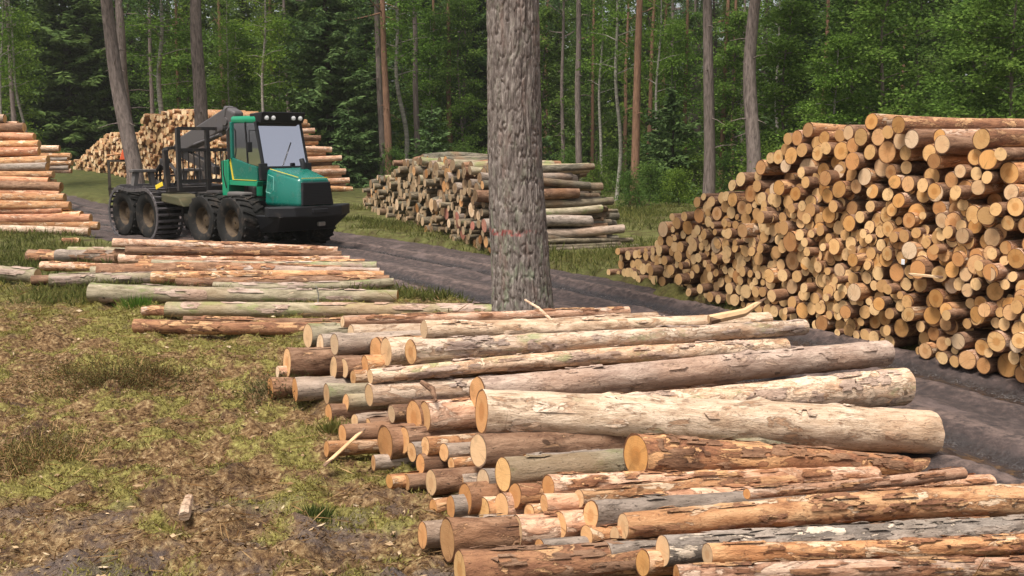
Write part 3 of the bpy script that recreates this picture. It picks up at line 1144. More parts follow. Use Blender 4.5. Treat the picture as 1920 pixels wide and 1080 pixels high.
# ---- rows of logs laid out on the moss in the middle distance: left end, right end (pixels of the photo), radius in pixels, height of the axis
mid_rows = [
    (212, 455, 633, 470, 8, 7, .62, .42, 'bark_pink', 'reddish top log of the laid out row, nearest to the wheels'),
    (217, 478, 600, 483, 12, 8, .34, .26, 'bark_dark', 'dark log directly under the reddish top log by the wheels'),
    (224, 486, 656, 489, 9, 8, .30, .24, 'bark_pink', 'pale peeled log below the top of the laid out row'),
    (128, 474, 420, 482, 11, 9, .30, .22, 'bark_moss', 'short mossy log end poking out left of the top row'),
    (106, 480, 400, 486, 11, 9, .24, .2, 'bark_grey', 'grey log end beside the mossy one left of the row'),
    (55, 479, 330, 489, 11, 9, .2, .2, 'bark_dark', 'dark brown log farthest out left of the row'),
    (-150, 508, 70, 513, 13, 13, .2, .2, 'bark_moss', 'thick greenish log lying at the left edge in the moss'),
    (78, 498, 330, 505, 8, 7, .22, .2, 'bark_pink', 'thin flaked log with light splinters on its upper side'),
    (60, 526, 300, 520, 9, 8, .13, .13, 'bark_dark', 'dark short log end low in the moss left of the row'),
    (92, 525, 330, 518, 11, 9, .16, .15, 'bark_moss', 'mossy log with pale top beside the dark short end'),
    (172, 512, 500, 507, 12, 10, .18, .2, 'bark_moss', 'mossy log half hidden behind the thick middle log'),
    (184, 511, 640, 505, 14, 11, .22, .24, 'bark_dark', 'thick brown log with pale sawn end in the middle row'),
    (285, 497, 706, 499, 10, 8, .34, .28, 'bark_moss', 'long mossy brown log lying on top of the middle row'),
    (285, 521, 720, 516, 11, 10, .2, .2, 'bark_orange', 'orange log in front of the mossy brown middle one'),
    (400, 536, 738, 532, 8, 8, .14, .14, 'bark_moss', 'thin mossy log just behind the long greenish one'),
    (170, 549, 746, 556, 19, 13, .18, .14, 'bark_moss', 'long thick greenish log lying alone across the moss'),
    (268, 584, 330, 585, 8, 7, .1, .1, 'bark_pink', 'short reddish stub at the end of the peeled log'),
    (313, 580, 955, 583, 15, 13, .14, .13, 'bark_moss', 'long log with peeled yellow patches ending behind the pine'),
    (253, 611, 930, 616, 13, 13, .11, .12, 'bark_flaky', 'rusty brown log nearest to the big heap, flat on moss'),
    (236, 470, 640, 478, 8, 7, .48, .34, 'bark_dark', 'brown log wedged right behind the pale peeled one'),
    (262, 494, 684, 494, 9, 8, .27, .24, 'bark_flaky', 'flaky brown log under the front edge of the top layer'),
    (300, 508, 712, 508, 10, 9, .24, .22, 'bark_pinkgrey', 'greyish pink log between the mossy brown and the orange one'),
    (330, 531, 730, 525, 9, 9, .14, .16, 'bark_dark', 'dark log lying low behind the thin mossy one'),
    (240, 520, 560, 523, 9, 9, .13, .13, 'bark_grey', 'grey log in the shade under the middle row'),
    (345, 600, 900, 601, 8, 9, .09, .1, 'bark_dark', 'dark log in the gap between peeled log and rusty brown log'),
    (118, 452, 150, 452, 6, 6, .12, .12, 'bark_orange', 'short orange log stub between left stack and the row'),
]
for k, (lx, ly, rx, ry, ra, rb, za, zb, bk, lab) in enumerate(mid_rows):
    p0, p1 = at_z(lx, ly, za), at_z(rx, ry, zb)
    r0, r1 = ra * fdepth(p0) / F_PX, rb * fdepth(p1) / F_PX
    o = unique_log(p0, p1, r0, r1, bk, ['cut_pale', 'cut_warm'][k % 2], 600 + k, 'felled_log', .05, 24, .07, True, 6, 34, .09, {'bark_moss': 'bark_pinkgrey', 'bark_grey': 'bark_dark'}.get(bk, 'bark_flaky'))
    tag(o, lab, 'log', 'logs laid out on the moss')

# ---- the big heap in front: left end, radius, height of the left end; right end with radius, azimuth
H = [
    (642, 603, 11, .72, 1010, 590, 10, 72, 'bark_pink', 'cut_pale', 'thin pink log at the very back of the big heap'),
    (795, 618, 18, .84, 1440, 601, 14, 72, 'bark_smooth', 'cut_pale', 'pale greenish log crowning the back of the heap before the pine'),
    (658, 629, 21, .62, 1150, 607, 19, 72, 'bark_smooth', 'cut_pale', 'whitish smooth log left of the crowning log'),
    (577, 630, 23, .52, 900, 612, 20, 72, 'bark_moss', 'cut_pale', 'log with tall pale end at the back corner of the heap'),
    (600, 648, 19, .48, 900, 632, 17, 72, 'bark_grey', 'cut_pale', 'grey log end second from the back corner'),
    (627, 646, 21, .56, 950, 632, 19, 72, 'bark_grey', 'cut_pale', 'grey brown log with cream end third from the back corner'),
    (706, 661, 30, .50, 1100, 645, 26, 72, 'bark_orange', 'cut_orange', 'thick log with orange end beside the white grey one'),
    (724, 660, 24, .58, 1150, 642, 22, 72, 'bark_pale', 'cut_pale', 'white grey log with pale end under the long orange log'),
    (770, 660, 24, .70, 1505, 613, 15, 71, 'bark_pale', 'cut_orange', 'long log peeled orange at both ends below the crowning log'),
    (538, 680, 26, .34, 900, 662, 24, 73, 'bark_dark', 'cut_orange', 'thick dark log sticking out at the far left corner'),
    (520, 697, 11, .24, 800, 690, 10, 73, 'bark_pink', 'cut_pale', 'small pale log end below the thick dark corner log'),
    (507, 729, 19, .14, 860, 712, 17, 73, 'bark_dark', 'cut_orange', 'lowest dark log at the far left foot of the heap'),
    (553, 730, 22, .18, 900, 712, 20, 73, 'bark_grey', 'cut_orange', 'grey brown log with orange end at the far left foot'),
    (625, 690, 21, .36, 900, 675, 19, 72, 'bark_dark', 'cut_pale', 'dark log with cream end under the back corner logs'),
    (645, 690, 19, .38, 900, 676, 18, 72, 'bark_dark', 'cut_pale', 'brown log beside the cream ended one under the corner'),
    (662, 708, 13, .32, 950, 694, 12, 72, 'bark_orange', 'cut_orange', 'thin orange log poking out below the corner logs'),
    (684, 690, 22, .40, 1000, 675, 20, 72, 'bark_orange', 'cut_orange', 'orange ended log squeezed between cream ends'),
    (694, 706, 13, .54, 1472, 643, 17, 70, 'bark_pale', 'cut_pale', 'long pale slender log right across the heap, orange at its tip'),
    (692, 741, 22, .36, 1180, 708, 20, 71, 'bark_pale', 'cut_pale', 'beige log with split bark under the long slender log'),
    (612, 739, 18, .20, 900, 724, 17, 72, 'bark_moss', 'cut_pale', 'short looking mossy log with pale end near the ground'),
    (648, 756, 16, .20, 900, 742, 15, 72, 'bark_moss', 'cut_orange', 'dark mossy log beside the pale ended one'),
    (616, 776, 18, .10, 900, 760, 17, 73, 'bark_dark', 'cut_orange', 'brown log end touching the moss under the mossy ones'),
    (665, 789, 13, .18, 940, 768, 12, 68, 'bark_grey', 'cut_pale', 'thin grey log slanting up under the beige split log'),
    (734, 776, 16, .30, 1000, 758, 15, 70, 'bark_dark', 'cut_pale', 'log with drooping cream end in the dark gap'),
    (776, 786, 33, .40, 1150, 762, 30, 70, 'bark_dark', 'cut_orange', 'thick log with brownish end left of the reddish one'),
    (797, 781, 28, .46, 1250, 752, 26, 70, 'bark_pink', 'cut_orange', 'reddish log whose tip disappears under the biggest log'),
    (895, 738, 30, .64, 1662, 664, 25, 70, 'bark_pinkgrey', 'cut_orange', 'long grey pink log lying right behind the biggest log'),
    (1040, 775, 26, .50, 1690, 727, 34, 71, 'bark_pale', 'cut_pale', 'pale flaking log whose thick butt sticks out over the mud'),
    (903, 772, 43, .66, 1738, 809, 42, 74, 'bark_smooth', 'cut_orange', 'biggest smooth log lying on top with pinkish sawn end'),
    (897, 845, 33, .42, 1300, 822, 30, 72, 'bark_dark', 'cut_pale', 'dark log with pale round end under the biggest log'),
    (797, 838, 19, .32, 1150, 815, 18, 70, 'bark_orange', 'cut_orange', 'bright orange brown log left of the pale round end'),
    (722, 832, 34, .22, 1050, 810, 31, 70, 'bark_dark', 'cut_orange', 'log with big weathered orange end near the pale splinter'),
    (757, 826, 26, .27, 1080, 804, 24, 70, 'bark_dark', 'cut_orange', 'brown log beside the big weathered orange end'),
    (642, 814, 18, .14, 950, 795, 17, 72, 'bark_dark', 'cut_orange', 'orange ended log low at the moss behind the splinter'),
    (612, 842, 14, .08, 900, 824, 13, 74, 'bark_orange', 'cut_orange', 'slim orange log lowest at the moss beside the splinter'),
    (943, 890, 30, .38, 1520, 838, 28, 68, 'bark_moss', 'cut_warm', 'grey green log with orange end below the dark one'),
    (1192, 853, 39, .44, 1700, 872, 17, 74, 'bark_flaky', 'cut_warm', 'flaky reddish log with big round cream end in the middle'),
    (788, 870, 19, .19, 1100, 848, 18, 70, 'bark_dark', 'cut_orange', 'small orange end under the bright orange brown log'),
    (846, 870, 13, .24, 1150, 850, 12, 70, 'bark_orange', 'cut_orange', 'smallest orange end in the dark hollow'),
    (730, 903, 14, .10, 1000, 884, 13, 70, 'bark_orange', 'cut_warm', 'thin orange log sticking out farthest in the middle'),
    (808, 905, 25, .16, 1150, 880, 23, 70, 'bark_dark', 'cut_pale', 'brown log with tall pale end behind the thin orange one'),
    (905, 903, 25, .26, 1250, 880, 24, 70, 'bark_grey', 'cut_pale', 'weathered grey log below the grey green one'),
    (812, 951, 15, .07, 1100, 925, 14, 70, 'bark_orange', 'cut_orange', 'small reddish log end close to the ground'),
    (845, 951, 23, .12, 1200, 925, 21, 70, 'bark_grey', 'cut_orange', 'orange brown end between two larger ones low in the heap'),
    (872, 935, 29, .18, 1250, 905, 27, 70, 'bark_dark', 'cut_orange', 'broad orange end in the lower middle of the heap'),
    (906, 955, 22, .13, 1250, 928, 20, 70, 'bark_orange', 'cut_warm', 'yellow orange end right of the broad orange one'),
    (940, 952, 26, .18, 1300, 922, 24, 70, 'bark_pink', 'cut_orange', 'orange end with pinkish bark above the pale tall end'),
    (965, 930, 22, .28, 1400, 900, 20, 71, 'bark_flaky', 'cut_orange', 'reddish peeling log above the row of orange ends'),
    (1028, 912, 21, .36, 1640, 890, 17, 74, 'bark_pink', 'cut_orange', 'pinkish log with dark end below the flaky reddish one'),
    (1400, 926, 10, .34, 1808, 888, 11, 72, 'bark_pink', 'cut_orange', 'thin crooked log pointing up to the mud'),
    (1020, 944, 18, .30, 1860, 906, 15, 74, 'bark_pink', 'cut_orange', 'long slim pink log in the front part of the heap'),
    (1107, 967, 26, .28, 1650, 925, 22, 72, 'bark_grey', 'cut_orange', 'grey log with brownish end beneath the slim pink one'),
    (1048, 985, 24, .20, 1450, 952, 21, 71, 'bark_pink', 'cut_orange', 'log with split orange end in the front hollow'),
    (1168, 987, 24, .27, 1975, 932, 31, 74, 'bark_orange', 'cut_pale', 'long yellow orange log running out of the picture'),
    (1152, 1003, 14, .2, 1600, 975, 14, 73, 'bark_orange', 'cut_pale', 'small pale end tucked under the yellow orange log'),
    (1242, 1033, 30, .23, 1990, 985, 22, 75, 'bark_patchy', 'cut_pale', 'dark grey log with large bare patches'),
    (1326, 1040, 20, .26, 1970, 1020, 17, 76, 'bark_orange', 'cut_pale', 'crooked thin orange log in front of the patchy grey one'),
    (1268, 1080, 19, .17, 1980, 1060, 19, 76, 'bark_pink', 'cut_orange', 'pink log along the bottom edge'),
    (1205, 1056, 24, .14, 1600, 1025, 22, 74, 'bark_orange', 'cut_warm', 'yellow orange end below the patchy grey log'),
    (862, 1070, 35, .17, 1420, 1028, 31, 73, 'bark_flaky', 'cut_warm', 'flaky reddish log at the bottom of the heap'),
    (838, 1013, 36, .16, 1300, 975, 32, 70, 'bark_dark', 'cut_orange', 'log with biggest orange end in the lower corner'),
    (792, 1003, 25, .11, 1200, 965, 23, 70, 'bark_grey', 'cut_orange', 'pale grey log farthest out in the lower corner'),
    (930, 998, 18, .12, 1250, 970, 16, 70, 'bark_orange', 'cut_warm', 'small cream end beside the pinkish pale one'),
    (968, 998, 28, .17, 1500, 955, 25, 71, 'bark_pink', 'cut_pale', 'pinkish log with tall cream end in the lower middle'),
]
for fx, fy, fr, fz, where in [(655, 765, 15, .1, 'beside the dark mossy log'), (690, 803, 17, .12, 'under the thin grey slanting log'), (700, 868, 14, .08, 'below the big weathered orange end'), (762, 905, 15, .09, 'right of the thinnest sticking out log'), (772, 848, 18, .25, 'in the hollow left of the bright log'), (832, 848, 17, .3, 'just under the bright orange brown log'), (862, 905, 19, .14, 'between the tall pale end and the weathered log'), (988, 872, 20, .33, 'behind the grey green log end'), (992, 962, 18, .2, 'right of the row of orange ends'), (1085, 935, 18, .32, 'behind the brownish end under the slim pink log'), (1100, 1005, 20, .17, 'in the front hollow right of the split end'), (892, 1012, 18, .1, 'between the corner end and the cream end'), (1012, 1030, 20, .12, 'above the flaky bottom log'), (1135, 1040, 22, .14, 'right above the flaky bottom log')]:
    H.append((fx, fy, fr, fz, fx + 400, fy - 30, fr - 1, 71, ['bark_dark', 'bark_grey', 'bark_orange'][fx % 3], ['cut_orange', 'cut_pale'][fx % 2], 'short visible log end ' + where))
for k, (lx, ly, rp, z0, rx, ry, rp1, az, bk, ct, lab) in enumerate(H):
    p0 = at_z(lx, ly, z0)
    az -= 10
    while az < 80:              # the far end must not sink into the ground
        p1 = at_vplane(rx, ry, p0, az)
        if p1[2] > rp1 * fdepth(p1) / F_PX - .10:
            break
        az += 1
    r0, r1 = rp * fdepth(p0) / F_PX, rp1 * fdepth(p1) / F_PX
    L = float(np.linalg.norm(p1 - p0))
    if L < 4.0 and rx < 1480:       # the hidden rest of the log
        p1 = p0 + (p1 - p0) / L * (4.0 + (k * 37 % 10) * .05)
    nf = int({'bark_flaky': 150, 'bark_patchy': 110, 'bark_pink': 80, 'bark_orange': 75, 'bark_pale': 60, 'bark_dark': 60, 'bark_grey': 50, 'bark_smooth': 26}.get(bk, 40) * L / 4.5)
    pl = {'bark_flaky': 'bark_dark', 'bark_pink': 'bark_flaky', 'bark_orange': 'bark_flaky', 'bark_pale': 'bark_pinkgrey', 'bark_smooth': 'bark_pale', 'bark_dark': 'bark_dark', 'bark_patchy': 'bark_grey'}.get(bk, bk)
    o = unique_log(p0, p1, r0, r1, bk, ct, 800 + k, 'pine_log', .035 if L > 3.4 else .02, 40, .07, True, 9, nf, .055, pl)
    tag(o, lab, 'log', 'logs in the big heap in front')


# ------------------------------------------------------------------ trees
def tube_geo(path, radii, nseg, seed=0, rough=.0, fs=1.0):
    path, radii = np.asarray(path, float), np.asarray(radii, float)
    n = len(path)
    T = np.gradient(path, axis=0)
    T /= np.linalg.norm(T, axis=1)[:, None] + 1e-9
    ref = np.where(np.abs(T[:, 2:3]) > .8, np.array([[1.0, 0, 0]]), np.array([[0, 0, 1.0]]))
    A = np.cross(T, ref)
    A /= np.linalg.norm(A, axis=1)[:, None] + 1e-9
    B = np.cross(T, A)
    a = np.arange(nseg) / nseg * 2 * math.pi
    rr = np.repeat(radii[:, None], nseg, 1)
    if rough:
        q = np.stack([np.cos(a)[None] * 1.3 + 0 * rr, np.sin(a)[None] * 1.3 + seed + 0 * rr, path[:, 2:3] * fs + 0 * rr], -1).reshape(-1, 3)
        rr = rr * (1 + rough * (fbm(q, 3, seed).reshape(rr.shape) - .5) * 2)
    V = path[:, None, :] + (A[:, None, :] * np.cos(a)[None, :, None] + B[:, None, :] * np.sin(a)[None, :, None]) * rr[..., None]
    i = np.arange(n - 1)[:, None] * nseg + np.arange(nseg)[None]
    j = np.arange(n - 1)[:, None] * nseg + (np.arange(nseg)[None] + 1) % nseg
    Q = np.stack([i.ravel(), j.ravel(), (j + nseg).ravel(), (i + nseg).ravel()], 1)
    return V.reshape(-1, 3), Q


def join_geo(parts):
    Vs, Qs, n = [], [], 0
    for V, Q in parts:
        Vs.append(V)
        Qs.append(Q + n)
        n += len(V)
    return np.vstack(Vs), np.vstack(Qs)


def leaf_geo(P, D, ln, wd, g, flat=None):
    """one small rhombus leaf per point along D"""
    n = len(P)
    D = D / (np.linalg.norm(D, axis=1)[:, None] + 1e-9)
    S = g.normal(size=(n, 3))
    if flat is not None:
        S = S * flat
    S = S - D * (S * D).sum(1)[:, None]
    S /= np.linalg.norm(S, axis=1)[:, None] + 1e-9
    ln, wd = np.broadcast_to(ln, n)[:, None], np.broadcast_to(wd, n)[:, None]
    U = np.cross(D, S)
    V = np.stack([P, P + D * ln * .45 + S * wd * .5 + U * wd * .12, P + D * ln, P + D * ln * .45 - S * wd * .5 + U * wd * .12], 1)
    return V.reshape(-1, 3), np.arange(4 * n).reshape(n, 4)


def trunk_path(h, g, wob, n=26):
    z = np.linspace(-.3, h, n)
    q = P2(z * .16, g.uniform(0, 99) + 0 * z)
    return np.stack([(fbm(q, 2, 3) - .5) * wob, (fbm(q + 7, 2, 4) - .5) * wob, z], 1)


def pine_geo(seed, h=20.0, r=.3, crown_from=9.0, stubs=10):
    g = np.random.default_rng(seed)
    path = trunk_path(h, g, .9)
    z = path[:, 2]
    path[:, :2] -= path[1, :2]
    rad = r * (1 - .8 * np.clip(z / h, 0, 1)) * (1 + .35 * np.exp(-np.clip(z, 0, 9) / .35))
    parts = [tube_geo(path, rad, 14, seed, .07, 2.0)]
    at = lambda zz: np.array([np.interp(zz, z, path[:, 0]), np.interp(zz, z, path[:, 1]), zz])
    for _ in range(stubs):
        zz = g.uniform(2.2, crown_from + 1)
        a, L = g.uniform(0, 6.28), g.uniform(.3, 1.6)
        d = np.array([math.cos(a), math.sin(a), g.uniform(-.25, .25)])
        p0 = at(zz)
        parts.append(tube_geo([p0, p0 + d * L * .5, p0 + d * L + np.array([0, 0, -.1 * L])], [.03, .02, .008], 5))
    Ps, Ds = [], []
    for _ in range(34):
        zz = crown_from + (h - crown_from) * g.uniform(0, 1) ** .8
        a = g.uniform(0, 6.28)
        L = (1.1 + 2.2 * (1 - (zz - crown_from) / (h - crown_from + .1))) * g.uniform(.6, 1.1)
        d = np.array([math.cos(a), math.sin(a), g.uniform(-.1, .45)])
        p0 = at(min(zz, h - .2))
        parts.append(tube_geo([p0, p0 + d * L * .5 + [0, 0, -.05], p0 + d * L], [.06, .04, .012], 5))
        for t_ in np.linspace(.4, 1, 5):
            c_ = p0 + d * L * t_ + g.normal(0, .15, 3)
            m = 34
            dirs = g.normal(size=(m, 3)) + d * .5 + [0, 0, .25]
            Ps.append(c_ + g.normal(0, .2, (m, 3)))
            Ds.append(dirs)
    crown = leaf_geo(np.vstack(Ps), np.vstack(Ds), .26, .07, g)
    return join_geo(parts), crown


def spruce_geo(seed, h=17.0, spread=.2, dens=1.0, low=.6):
    g = np.random.default_rng(seed)
    path = trunk_path(h, g, .3)
    z = path[:, 2]
    path[:, :2] -= path[1, :2]
    parts = [tube_geo(path, .22 * h / 17 * (1 - .95 * np.clip(z / h, 0, 1)) + .01, 9, seed, .05)]
    Ps, Ds, Ls = [], [], []
    zz = low
    while zz < h - .3:
        nb = 6 if zz < h * .75 else 5
        for b in range(nb):
            a = g.uniform(0, 6.28)
            L = ((h - zz) * spread + .25) * g.uniform(.55, 1.12)
            L = min(L, 3.4)
            dz = -.32 + .55 * (zz / h)
            d = np.array([math.cos(a), math.sin(a), 0])
            m = max(3, int(L / .15 * dens))
            tt = np.linspace(.08, 1, m)
            droop = dz * tt + .22 * tt ** 3
            P = np.array([0, 0, zz + g.uniform(-.12, .12)]) + d * (tt * L)[:, None] + np.array([0, 0, 1.0]) * (droop * L)[:, None]
            side = np.array([-d[1], d[0], 0])
            for sgn in (1, -1):
                tw = (d * .55 + side * sgn)[None] * np.ones((m, 1)) + np.array([0, 0, -.35]) + g.normal(0, .25, (m, 3))
                Ps.append(P + g.normal(0, .03, (m, 3)))
                Ds.append(tw)
                Ls.append(.16 + .42 * L / 3 * (1 - tt * .6) * g.uniform(.7, 1.2, m) + .1)
            hang = np.array([0, 0, -1.0]) + d * .3 + g.normal(0, .2, (m, 3))
            Ps.append(P)
            Ds.append(hang)
            Ls.append(.14 + .22 * g.random(m))
            Ps.append(P)
            Ds.append(d[None] + g.normal(0, .25, (m, 3)))
            Ls.append(np.full(m, .3))
        zz += g.uniform(.24, .36) / dens ** .5
    ln = np.concatenate(Ls)
    crown = leaf_geo(np.vstack(Ps), np.vstack(Ds), ln, .06 + .22 * ln, g, np.array([1, 1, .45]))
    return join_geo(parts), crown


def broad_geo(seed, h=9.0, r=.1, spread=1.8, n_leaf=9000, leaf=.15, low=1.2, limbs=26):
    g = np.random.default_rng(seed)
    path = trunk_path(h, g, 1.2)
    z = path[:, 2]
    path[:, :2] -= path[1, :2]
    parts = [tube_geo(path, r * (1 - .9 * np.clip(z / h, 0, 1)) + .006, 9, seed, .06)]
    at = lambda zz: np.array([np.interp(zz, z, path[:, 0]), np.interp(zz, z, path[:, 1]), zz])
    tips = []
    for k in range(limbs):
        zz = low + (h * .97 - low) * (k + g.uniform(0, 1)) / limbs
        a = k * 2.4 + g.uniform(-.5, .5)
        rel = (zz - low) / (h - low)
        L = spread * (1.0 - .65 * rel) * g.uniform(.6, 1.15)
        d = np.array([math.cos(a), math.sin(a), g.uniform(.1, .6)])
        p0 = at(zz)
        p1 = p0 + d * L * .55
        p2 = p0 + d * L + np.array([0, 0, -.12 * L])
        parts.append(tube_geo([p0, p1, p2], [r * .35, r * .2, .006], 5))
        for t_ in (.35, .5, .65, .8, .92, 1.0):
            for _ in range(2):
                tips.append((p0 + (p2 - p0) * t_ + g.normal(0, .22, 3) * (.5 + L * .3), d))
    m = max(8, n_leaf // len(tips))
    Ps, Ds = [], []
    for c_, d in tips:
        k_ = int(m * g.uniform(.35, 1.6))
        sz = g.uniform(.18, .42)
        off = g.normal(size=(k_, 3)) * np.array([sz, sz, sz * .45])
        Ps.append(c_ + off)
        Ds.append(off * .6 + d * .2 + g.normal(0, .25, (k_, 3)) + [0, 0, -.12])
    P = np.vstack(Ps)
    ln = leaf * g.uniform(.6, 1.3, len(P))
    return join_geo(parts), leaf_geo(P, np.vstack(Ds), ln, ln * .62, g, np.array([1, 1, .5]))


def make_kind(geos, tm, cm, name):
    out = []
    for tg, cg in geos:
        a = mesh_np(name + '_trunk', *[tg[0], [tg[1]]])
        a.materials.append(M[tm])
        b = mesh_np(name + '_crown', cg[0], [cg[1]], False)
        b.materials.append(M[cm])
        out.append((a, b))
    return out


G_PINE = [pine_geo(11 + k, 20 + k, .3, 8.5 + k * .7) for k in range(4)]
G_SPRUCE = [spruce_geo(31 + k, 17 + k, .19 + .02 * k) for k in range(3)]
G_YOUNG = [spruce_geo(41 + k, 5.5, .26, 1.2, .2) for k in range(2)]
G_BROAD = [broad_geo(51 + k, 10 + k, .1, 2.2, 11000, .17, 1.0, 30) for k in range(4)]
G_BIRCH = [broad_geo(61 + k, 15, .09, 1.5, 5000, .12, 5.0, 26) for k in range(2)]
G_BUSH = [broad_geo(71 + k, 2.6, .035, 1.3, 3600, .13, .15, 16) for k in range(3)]
K = {
    'pine': make_kind(G_PINE, 'trunk_pine', 'pine', 'pine'), 'redpine': make_kind(G_PINE[1:3], 'trunk_red', 'pine', 'pine'),
    'spruce': make_kind(G_SPRUCE, 'trunk_dark', 'spruce', 'spruce'), 'young': make_kind(G_YOUNG, 'trunk_dark', 'spruce', 'spruce'),
    'broad': make_kind(G_BROAD, 'trunk_pine', 'leaf', 'broadleaf'), 'broad_dark': make_kind(G_BROAD[1:], 'trunk_pine', 'leaf_dark', 'broadleaf'),
    'light': make_kind(G_BROAD[:2], 'trunk_birch', 'birch_leaf', 'broadleaf'),
    'birch': make_kind(G_BIRCH, 'trunk_birch', 'birch_leaf', 'birch'), 'bush': make_kind(G_BUSH, 'trunk_dark', 'leaf_dark', 'bush'),
    'bush_light': make_kind(G_BUSH, 'trunk_dark', 'leaf', 'bush'),
}
NAMES = {'pine': 'pine_tree', 'redpine': 'pine_tree', 'spruce': 'spruce_tree', 'young': 'young_spruce', 'broad': 'leafy_tree', 'broad_dark': 'leafy_tree', 'light': 'leafy_tree', 'birch': 'birch_tree', 'bush': 'bush', 'bush_light': 'bush'}
CATS = {'pine': 'tree', 'redpine': 'tree', 'spruce': 'tree', 'young': 'tree', 'broad': 'tree', 'broad_dark': 'tree', 'light': 'tree', 'birch': 'tree', 'bush': 'bush', 'bush_light': 'bush'}


def tree(kind, px, Y, sr=1.0, sz=1.0, lean=0.0, label=None, group=None, v=None, seed=0, crown=True, X=None):
    g = np.random.default_rng(seed + int(px * 7) + int(Y * 13))
    if X is None:
        X = at_depth(px, 330, Y)[0]
    o = empty(NAMES[kind], (X, Y, gz1(X, Y)))
    o.rotation_euler = (R(g.normal(0, .6)), R(lean), g.uniform(0, 6.28) if abs(lean) < .01 else 0)
    o.scale = (sr, sr, sz)
    tag(o, label, CATS[kind], group)
    a, b = K[kind][(v if v is not None else int(g.integers(99))) % len(K[kind])]
    for nm, me in (('trunk', a), ('crown', b)):
        if nm == 'crown' and not crown:
            continue
        c_ = bpy.data.objects.new(nm, me)
        col.objects.link(c_)
        c_.parent = o
    return o


def wpx(w, Y):
    return w * Y / F_PX / 2 / .3


# trunks one can tell apart (pixel column, distance, width in pixels)
tree('pine', 258, 43, wpx(32, 43), 1, -5.5, 'leaning grey pine before the far stack, behind the tracked wheels', v=0)
tree('pine', 250, 58, wpx(22, 58), 1, -1, 'straight pine half hidden behind the leaning grey pine', v=2)
tree('pine', 383, 47, wpx(29, 47), 1, -1.2, 'thick upright grey pine rising behind the crane of the forwarder', v=1)
tree('birch', 314, 60, 1.9, 1.0, .3, 'pale forked stem between the two grey pines over the far stack', v=0)
tree('birch', 60, 56, .9, 1.0, -1.2, 'thin white birch before the big dark spruce', v=1)
tree('birch', 3, 55, .9, 1.0, 3.5, 'thin white birch leaning at the left edge of the wood', v=0)
tree('birch', 497, 60, 1.1, 1.0, 2.0, 'thin pale birch leaning above the cab of the forwarder', v=0)
tree('birch', 449, 64, .7, .8, .0, 'thinnest pale birch above the crane of the forwarder', v=1)
tree('redpine', 731, 60, wpx(15, 60), 1, -2.2, 'reddish slanting pine left of the low grey stack', v=0)
tree('pine', 718, 61, wpx(14, 61), 1, .3, 'dim upright pine touching the reddish slanting one', v=3)
tree('birch', 758, 62, 1.6, 1.1, -.2, 'slim pale stem second from the slanting reddish pine', v=1)
tree('pine', 784, 66, wpx(12, 66), 1, 0, 'slim grey green stem third from the slanting reddish pine', v=2)
tree('redpine', 845, 70, wpx(11, 70), 1, .4, 'slim reddish pine just left of the big trunk', v=1)
tree('pine', 1086, 55, wpx(13, 55), 1, .1, 'slim grey pine first right of the big trunk', v=2)
tree('birch', 1158, 51, 1.1, 1.1, -.4, 'thin pale stem between two taller pines right of the big trunk', v=1)
tree('redpine', 1190, 48, wpx(17, 48), 1, .2, 'straight reddish pine with dark shaded base at the grass edge', v=0)
tree('pine', 1330, 44, wpx(23, 44), 1, -.3, 'straight grey pine rising behind the low end of the tall stack', v=3)
tree('pine', 1412, 42, wpx(30, 42), 1, 1.2, 'thickest grey pine behind the tall stack with broken side branch', v=0)
k = 0
for px, Y, w, kd, ln in [(1055, 66, 8, 'pine', .4), (1110, 70, 7, 'redpine', -.3), (1128, 60, 6, 'birch', .3), (1215, 62, 9, 'redpine', 0), (1232, 58, 6, 'birch', .8), (1262, 72, 9, 'pine', -.4), (1283, 64, 8, 'redpine', .3), (1300, 70, 7, 'pine', 0), (1352, 60, 10, 'redpine', .5), (1372, 66, 8, 'redpine', -.6), (1390, 70, 8, 'pine', .2), (1450, 56, 7, 'birch', .3), (1475, 60, 8, 'pine', -.5), (870, 72, 8, 'pine', .3), (820, 76, 8, 'redpine', -.2), (660, 74, 7, 'birch', .5), (290, 70, 9, 'pine', .2), (340, 72, 8, 'redpine', .4), (425, 74, 9, 'redpine', 0), (520, 76, 9, 'redpine', -.3), (545, 74, 8, 'pine', .3), (32, 66, 10, 'pine', 1.0), (1022, 74, 9, 'redpine', 0), (1240, 80, 9, 'redpine', .2), (1170, 78, 8, 'redpine', 0), (1540, 52, 9, 'redpine', .4), (1880, 46, 9, 'pine', .3), (1690, 52, 9, 'redpine', -.4)]:
    side = 'right of the big trunk' if px > 1000 else 'left of the big trunk'
    hue = {'pine': 'grey', 'redpine': 'reddish', 'birch': 'pale'}[kd]
    tree(kd, px, Y, wpx(w, Y) if kd != 'birch' else w * Y / F_PX / 2 / .09, 1, ln, f'thin {hue} bare stem deep in the wood {side}', f'thin {hue} stems deep in the wood {side}', seed=k)
    k += 1

